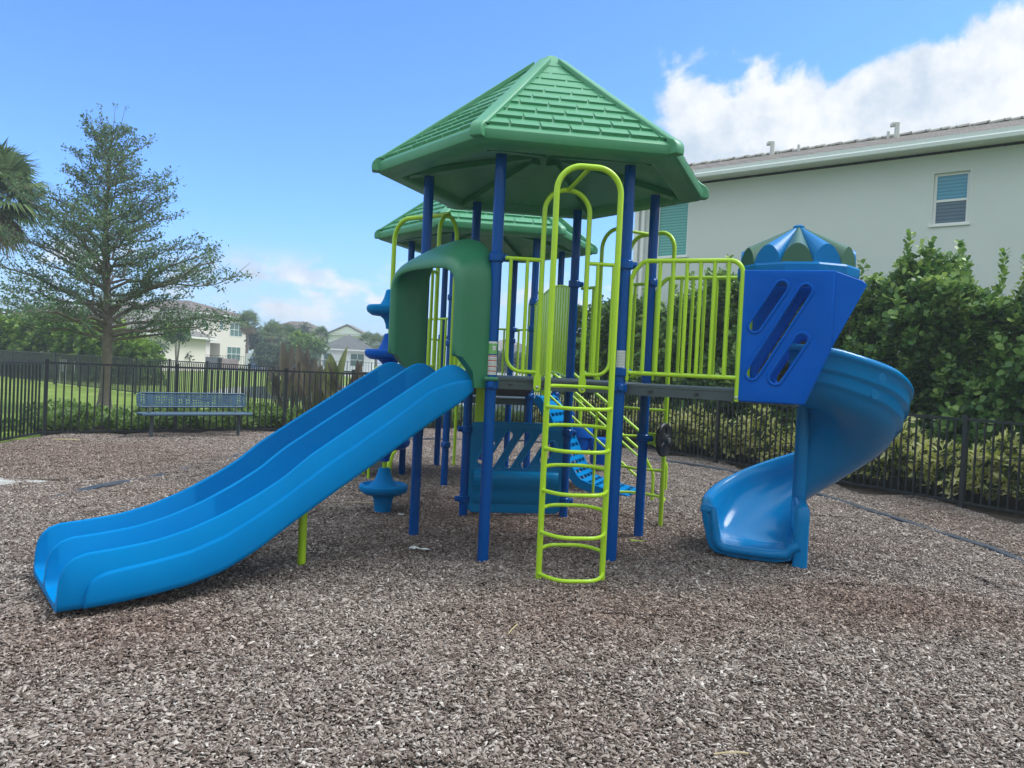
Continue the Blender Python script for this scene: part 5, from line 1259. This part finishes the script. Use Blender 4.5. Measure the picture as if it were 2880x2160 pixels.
# beige two storey house with brown hip roof
A_, Bq = Vector((-37.6, 90.0, 0)), Vector((-34.4, 99.8, 0)); u1 = (Bq - A_).normalized(); n1_ = Vector((u1.y, -u1.x, 0)); L1 = (Bq - A_).length
h1 = thing('beige_house', 'beige two storey house with brown hip roof beyond the lake', 'house', A_, group='houses in the distance'); WORLD.add(h1.name)
cutx0, cutx1 = .8, 4.9                        # recessed porch
b = B(); c = A_ + u1 * L1 / 2 - n1_ * 7; b.obox(c + UP * 4.65, u1 * L1 / 2, n1_ * 7, UP * 1.75)
b.obox(A_ + u1 * (cutx0 / 2) - n1_ * 7 + UP * 1.45, u1 * cutx0 / 2, n1_ * 7, UP * 1.45); b.obox(A_ + u1 * ((L1 + cutx1) / 2) - n1_ * 7 + UP * 1.45, u1 * (L1 - cutx1) / 2, n1_ * 7, UP * 1.45); b.obox(A_ + u1 * ((cutx0 + cutx1) / 2) - n1_ * 8.2 + UP * 1.45, u1 * (cutx1 - cutx0) / 2, n1_ * 5.8, UP * 1.45)
b.build('wall', M['wall_warm'], h1, smooth=0)
b = B(); hip_roof(b, A_ - n1_ * 14, u1, n1_, L1, 14, 6.42, 1.7, .6); b.build('roof', TILE_BR, h1, smooth=0)
b = B(); gutter(b, A_ - n1_ * 14, u1, n1_, L1, 14, 6.30, .62); b.bar(A_ + u1 * .15 + n1_ * .08, A_ + u1 * .15 + n1_ * .08 + UP * 6.2, .12, .1, up=n1_); b.build('gutter', M['white'], h1, smooth=0)
for x, z, w, h, g_, mu_ in ((1.4, 4.65, .75, 1.15, M['glass'], 0), (4.6, 4.55, .75, 1.15, M['glass'], 0), (6.6, 3.9, 2.4, 1.7, M['glass'], 2), (6.2, .8, 2.6, 1.8, M['glass'], 2)): window(h1, A_ + u1 * x + UP * z, u1, n1_, w, h, g_, mu_)
window(h1, A_ + u1 * 1.2 - n1_ * 2.4 + UP * .9, u1, n1_, 2.6, 1.9, M['glass_dark'], 1)
wo = D(395, 1000, 84); wo.z = 0; wu = Vector((1, .12, 0)).normalized(); wn_ = Vector((wu.y, -wu.x, 0))
b = B(); b.obox(wo + wu * 2.6 - wn_ * 3 + UP * 1.6, wu * 3.1, wn_ * 3, UP * 1.6); b.build('wing_wall', M['wall_warm'], h1, smooth=0)
b = B(); hip_roof(b, wo - wu * .5 - wn_ * 6, wu, wn_, 6.2, 6, 3.28, 1.5, .45); b.build('wing_roof', TILE_BR, h1, smooth=0)
b = B(); gutter(b, wo - wu * .5 - wn_ * 6, wu, wn_, 6.2, 6, 3.2, .46); b.build('wing_gutter', M['white'], h1, smooth=0)
window(h1, wo + wu * 2.9 + UP * .9, wu, wn_, 1.7, 1.6, M['glass_dark'], 1)
window(h1, wo + wu * .4 + UP * 1.2, wu, wn_, .6, 1.0, M['glass_dark'], 0)

def simple_house(label, o, deg, a, c, z, rise, wallm, tile, wins=(), name='house', over=.6):
    o = Vector(o); u = dirv(deg); v = dirv(deg + 90); n_ = -v
    r_ = thing(name, label, 'house', o, group='houses in the distance'); WORLD.add(r_.name)
    b = B(); b.obox(o + u * a / 2 + v * c / 2 + UP * z / 2, u * a / 2, v * c / 2, UP * z / 2); b.build('wall', wallm, r_, smooth=0)
    b = B(); hip_roof(b, o, u, v, a, c, z + .12, rise, over); b.build('roof', tile, r_, smooth=0)
    b = B(); gutter(b, o, u, v, a, c, z + .0, over + .03); b.build('gutter', M['white'], r_, smooth=0)
    for x, zz, w, h, mu_ in wins: window(r_, o + u * x + UP * zz, u, n_, w, h, M['glass'], mu_)
    return r_
gx = lambda x, Y: Vector((D(x, 1000, Y).x, Y, 0))
simple_house('low grey roofed house mostly hidden behind the bright left hedge', gx(-80, 62), -8, 15, 9, 2.9, 2.1, M['wall_warm'], TILE_TAN)
simple_house('brown roofed house behind the tree crown on the left', gx(250, 100), 0, 13, 9, 4.3, 2.3, M['wall_warm'], TILE_BR, [(9.5, 1.6, 1.4, 1.3, 1)])
simple_house('brown roofed two storey house behind the far palms', gx(705, 132), -4, 13, 10, 5.3, 2.6, M['wall_white'], TILE_BR, [(8.5, 3.2, 1.5, 1.3, 1), (3, 3.2, 1.5, 1.3, 1)])
hw_ = simple_house('single storey white house with dark grey hip roof beyond the lake', gx(905, 88), 8, 5.6, 8, 2.75, 1.75, M['wall_white'], TILE_GR, [(3.2, .9, 1.6, 1.5, 1), (.2, .7, .8, 1.6, 0)])
r4 = simple_house('white two storey house with small gable behind the dark grey roof', gx(922, 128), 2, 6.2, 8, 5.75, .6, M['wall_white'], TILE_TAN, [(2.2, 4.2, 1.2, 1.0, 1)])
b = B(); o4 = gx(926, 127.4); b.prism([(-.1, 0), (5.6, 0), (2.75, 1.35)], o4 + UP * 5.9, Vector((1, .03, 0)), UP, Vector((0, 5, 0))); b.build('gable', M['wall_white'], r4, smooth=0)
b = B(); b.prism([(-.4, -.05), (2.75, 1.45), (5.9, -.05), (5.9, .12), (2.75, 1.65), (-.4, .12)], o4 + UP * 5.9 + Vector((0, -.3, 0)), Vector((1, .03, 0)), UP, Vector((0, 5.2, 0))); b.build('gable_roof', TILE_TAN, r4, smooth=0)
simple_house('white house with grey hip roof seen through the front tower railings', gx(1385, 86), 0, 6.0, 8, 2.75, 1.6, M['wall_white'], TILE_GR, [(.5, .9, 1.6, 1.4, 1), (3.6, .9, 1.2, 1.4, 0)])
simple_house('taller white house behind the grey roof seen through the tower', gx(1340, 125), 0, 9.5, 8, 4.4, 1.7, M['wall_white'], TILE_TAN)
# pool side structures
kb = gx(722, 80); b = B(); b.obox(kb + UP * .9, Vector((.95, 0, 0)), Vector((0, .6, 0)), UP * .9); kk = b.build('pool_kiosk', M['white']); tag(kk, 'small white kiosk with a blue painted side by the far pool', 'kiosk')
b = B(); b.obox(kb + Vector((.1, -.607, .85)), Vector((.6, 0, 0)), Vector((0, .005, 0)), UP * .6); b.build('painted_panel', mat('mural blue', (.15, .25, .5), .6, .5, 3), kk)
b = B(); kb = gx(800, 80); b.box(kb.x - 2.4, kb.x + 3.2, 80, 80.3, 0, 1.25); tag(b.build('blue_wall', mat('pool wall blue', (.10, .22, .42), .6)), 'low blue wall beside the far pool', 'wall')
b = B(); kb = gx(783, 79); b.tube(fillet([kb + UP * .8, kb + UP * 1.55, kb + Vector((.5, 0, 1.3)), kb + Vector((.9, 0, .6))], .3), .22, 12); tag(b.build('water_slide', mat('red plastic', (.5, .05, .03), .4)), 'small red pool slide beside the low blue wall', 'slide')
b = B(); kb = gx(600, 80); b.box(kb.x - 1.2, kb.x + .9, 80, 80.5, 0, 1.25); tag(b.build('pump_box', mat('grey box', (.12, .13, .14), .6)), 'grey equipment box behind the far pool fence', 'box')
b = B(); kb = gx(657, 80); b.box(kb.x - 1.6, kb.x + .4, 80, 80.3, 0, 1.15); tag(b.build('pool_screen', mat('pinkish screen', (.42, .30, .30), .7, .4, 2)), 'pinkish low screen wall behind the far pool fence', 'wall')
# white slatted stand on the lawn
b = B(); s0_ = G(167, 1080); d_ = Vector((.35, .0, 0))
for k in range(4): b.bar(s0_ + d_ * (k * .26) + UP * (.0 if k in (0, 3) else .55), s0_ + d_ * (k * .26) + UP * 1.05, .035, .03)
for z in (.55, 1.03): b.bar(s0_ + UP * z, s0_ + d_ * .78 + UP * z, .03, .035)
b.bar(s0_ + Vector((.62, 0, .45)), s0_ + Vector((.62, 0, 1.0)), .04, .03); tag(b.build('slatted_stand', M['white']), 'small white slatted stand on the lawn in front of the left hedge', 'stand')
# drums on a bent lime pole
dp = Vector((1.10, 12.2, 0)); dr = thing('drum_set', 'three blue play drums on a bent lime pole behind the ladder', 'drums', dp); WORLD.add(dr.name)
b = B(); b.tube(fillet([dp + UP * -.03, dp + UP * 1.15, dp + Vector((-.55, .2, 1.62))], .2), .03, 12); b.build('pole', M['lime'], dr)
for off, z in ((Vector((0, 0, 0)), .30), (Vector((-.30, .1, 0)), .52), (Vector((.36, .05, 0)), .12)):
    b = B(); b.lathe([(0, 0), (.15, 0), (.165, .03), (.17, .22), (.215, .24), (.22, .38), (.20, .41), (.02, .42), (0, .42)], dp + off + UP * z, 28); d_ = b.build('drum', M['royal'], dr, smooth=50)
    if off.length > .1: b = B(); b.bar(dp + UP * (z + .2), dp + off + UP * (z + .2), .03, .03); b.build('arm', M['lime'], d_)

# ================================================================== HAZE (added volume, also stands in for lens veil lifting the dark tones)
mh = bpy.data.materials.new('thin haze'); mh.use_nodes = True; nth = mh.node_tree; nth.nodes.clear()
oh = nn(nth, 'ShaderNodeOutputMaterial'); pv = nn(nth, 'ShaderNodeVolumePrincipled'); pv.inputs['Color'].default_value = (.86, .93, 1, 1); pv.inputs['Density'].default_value = HAZE; pv.inputs['Anisotropy'].default_value = .2
nth.links.new(pv.outputs[0], oh.inputs['Volume'])
b = B(); b.box(-310, 310, -70, 330, -1.1, 14); hz = b.build('haze', mh, smooth=0); tag(hz, kind='stuff')

# ================================================================== SKY, SUN, CAMERA
SUN_EL, SUN_AZ = R(55), R(80)                # azimuth clockwise from +Y: over the big house on the right, veiled by cloud
w = bpy.data.worlds.new('World'); scene.world = w; w.use_nodes = True; nt = w.node_tree; nt.nodes.clear()
out = nn(nt, 'ShaderNodeOutputWorld'); bg = nn(nt, 'ShaderNodeBackground')
sky = nn(nt, 'ShaderNodeTexSky', sky_type='NISHITA'); sky.sun_disc = False; sky.sun_elevation = SUN_EL; sky.sun_rotation = SUN_AZ; sky.altitude = 0; sky.air_density = 1.0; sky.dust_density = .6; sky.ozone_density = 2.2
SKY = .12
tc = nn(nt, 'ShaderNodeTexCoord'); sep = nn(nt, 'ShaderNodeSeparateXYZ'); nt.links.new(tc.outputs['Generated'], sep.inputs[0])
def mth(op, a, b_=None, c_=None, clamp=False):
    n = nn(nt, 'ShaderNodeMath', operation=op); n.use_clamp = clamp
    for i, x in enumerate((a, b_, c_)):
        if x is None: continue
        if isinstance(x, (int, float)): n.inputs[i].default_value = x
        else: nt.links.new(x, n.inputs[i])
    return n.outputs[0]
def noise(scale, detail, rough, off=(0, 0, 0), stretch=(1, 1, 1), dist=0.):
    mp = nn(nt, 'ShaderNodeMapping'); mp.inputs['Location'].default_value = off; mp.inputs['Scale'].default_value = stretch; nt.links.new(tc.outputs['Generated'], mp.inputs[0])
    n = nn(nt, 'ShaderNodeTexNoise'); n.inputs['Scale'].default_value = scale; n.inputs['Detail'].default_value = detail; n.inputs['Roughness'].default_value = rough; n.inputs['Distortion'].default_value = dist
    nt.links.new(mp.outputs[0], n.inputs['Vector']); return n.outputs['Fac']
deg = 180 / PI
az = mth('MULTIPLY', mth('ARCTAN2', sep.outputs['X'], sep.outputs['Y']), deg); el = mth('MULTIPLY', mth('ARCSINE', sep.outputs['Z']), deg)
def sstep(x, a, b_):
    n = nn(nt, 'ShaderNodeMapRange', interpolation_type='SMOOTHSTEP'); n.inputs['From Min'].default_value = a; n.inputs['From Max'].default_value = b_; nt.links.new(x, n.inputs['Value']); return n.outputs['Result']
nA = noise(8.5, 15, .60, (3.1, .4, 1.7), dist=.25); nB = noise(20, 10, .6, (1, 5, 2)); nC = noise(5, 6, .5, (7, 2, 4))
top_el = mth('ADD', 22.7, mth('MULTIPLY', mth('SUBTRACT', az, 20), .04))
mA = mth('MINIMUM', mth('DIVIDE', mth('SUBTRACT', top_el, el), 3.6), mth('DIVIDE', mth('SUBTRACT', az, 9.3), 2.6)); mA = mth('MINIMUM', mA, 1.3)
fA = sstep(mth('ADD', mA, mth('MULTIPLY', mth('SUBTRACT', nA, .5), 3.6)), .12, .62)
# low puffs over the lake and beyond
band = mth('MULTIPLY', sstep(el, 1.0, 3.2), mth('SUBTRACT', 1.0, sstep(el, 5.6, 8.2)))
nD = noise(11, 12, .58, (2.2, 9.1, .3), (1, 1, 2.2))
fB = mth('MULTIPLY', mth('MULTIPLY', sstep(nD, .47, .62), band), .95)
# unseen cloud added over the rest of the sky dome to whiten and brighten the light
nE = noise(2.6, 10, .55, (4, 4, 1)); fC = mth('MULTIPLY', sstep(nE, .30, .50), mth('MAXIMUM', sstep(el, 36, 52), sstep(mth('ABSOLUTE', az), 48, 70))); 
veil = mth('MULTIPLY', mth('SUBTRACT', 1.0, sstep(el, -1., 11.)), .66)
cl = mth('MAXIMUM', fA, fB)
hs = nn(nt, 'ShaderNodeMix', data_type='RGBA', blend_type='MULTIPLY'); hs.inputs['Factor'].default_value = 1; hs.inputs['B'].default_value = (.48, .735, 1.17, 1); nt.links.new(sky.outputs[0], hs.inputs['A'])
vl = nn(nt, 'ShaderNodeMix', data_type='RGBA'); vl.inputs['B'].default_value = (2.1, 2.75, 3.6, 1); nt.links.new(veil, vl.inputs['Factor']); nt.links.new(hs.outputs['Result'], vl.inputs['A'])
shade = sstep(mth('ADD', mth('MULTIPLY', nB, .5), mth('MULTIPLY', nC, .5)), .36, .62)
cc_ = nn(nt, 'ShaderNodeMix', data_type='RGBA'); cc_.inputs['A'].default_value = (2.45, 2.95, 3.55, 1); cc_.inputs['B'].default_value = (4.1, 4.2, 4.35, 1); nt.links.new(shade, cc_.inputs['Factor'])
fin = nn(nt, 'ShaderNodeMix', data_type='RGBA'); nt.links.new(cl, fin.inputs['Factor']); nt.links.new(vl.outputs['Result'], fin.inputs['A']); nt.links.new(cc_.outputs['Result'], fin.inputs['B'])
f2 = nn(nt, 'ShaderNodeMix', data_type='RGBA'); dm = nn(nt, 'ShaderNodeMix', data_type='RGBA'); dm.inputs['A'].default_value = (2.3, 2.6, 2.65, 1); dm.inputs['B'].default_value = (7.6, 8.6, 8.7, 1); nt.links.new(mth('MAXIMUM', sep.outputs['Z'], 0.0), dm.inputs['Factor']); nt.links.new(dm.outputs['Result'], f2.inputs['B']); nt.links.new(fC, f2.inputs['Factor']); nt.links.new(fin.outputs['Result'], f2.inputs['A'])
nt.links.new(f2.outputs['Result'], bg.inputs['Color']); bg.inputs['Strength'].default_value = SKY; nt.links.new(bg.outputs[0], out.inputs[0])
sd = bpy.data.lights.new('sun', 'SUN'); sd.energy = 1.6; sd.angle = R(24); sd.color = (1, 1, .96)
so = bpy.data.objects.new('sun', sd); COL.objects.link(so)
sv = Vector((math.sin(SUN_AZ) * math.cos(SUN_EL), math.cos(SUN_AZ) * math.cos(SUN_EL), math.sin(SUN_EL))); so.rotation_euler = sv.to_track_quat('Z', 'Y').to_euler(); so.location = sv * 50

cam = bpy.data.cameras.new('camera'); co = bpy.data.objects.new('camera', cam); COL.objects.link(co); scene.camera = co
cam.sensor_fit = 'HORIZONTAL'; cam.sensor_width = 36; cam.lens = FPX / 2880 * 36; cam.clip_end = 3000; cam.clip_start = .05
F_ = Vector((0, math.cos(PITCH), -math.sin(PITCH))); R0 = Vector((1, 0, 0)); U0 = Vector((0, math.sin(PITCH), math.cos(PITCH)))
X_ = R0 * math.cos(ROLL) + U0 * math.sin(ROLL); Y_ = -R0 * math.sin(ROLL) + U0 * math.cos(ROLL)
co.matrix_world = Matrix(((X_.x, Y_.x, -F_.x, 0), (X_.y, Y_.y, -F_.y, 0), (X_.z, Y_.z, -F_.z, EYE), (0, 0, 0, 1)))
scene.view_settings.view_transform = 'Standard'; scene.view_settings.look = 'None'; scene.view_settings.exposure = 1.03; scene.view_settings.gamma = 1
scene.render.engine = 'CYCLES'; scene.cycles.max_bounces = 6; scene.cycles.diffuse_bounces = 3; scene.cycles.glossy_bounces = 3; scene.cycles.transmission_bounces = 3; scene.cycles.use_denoising = True; scene.cycles.volume_bounces = 0
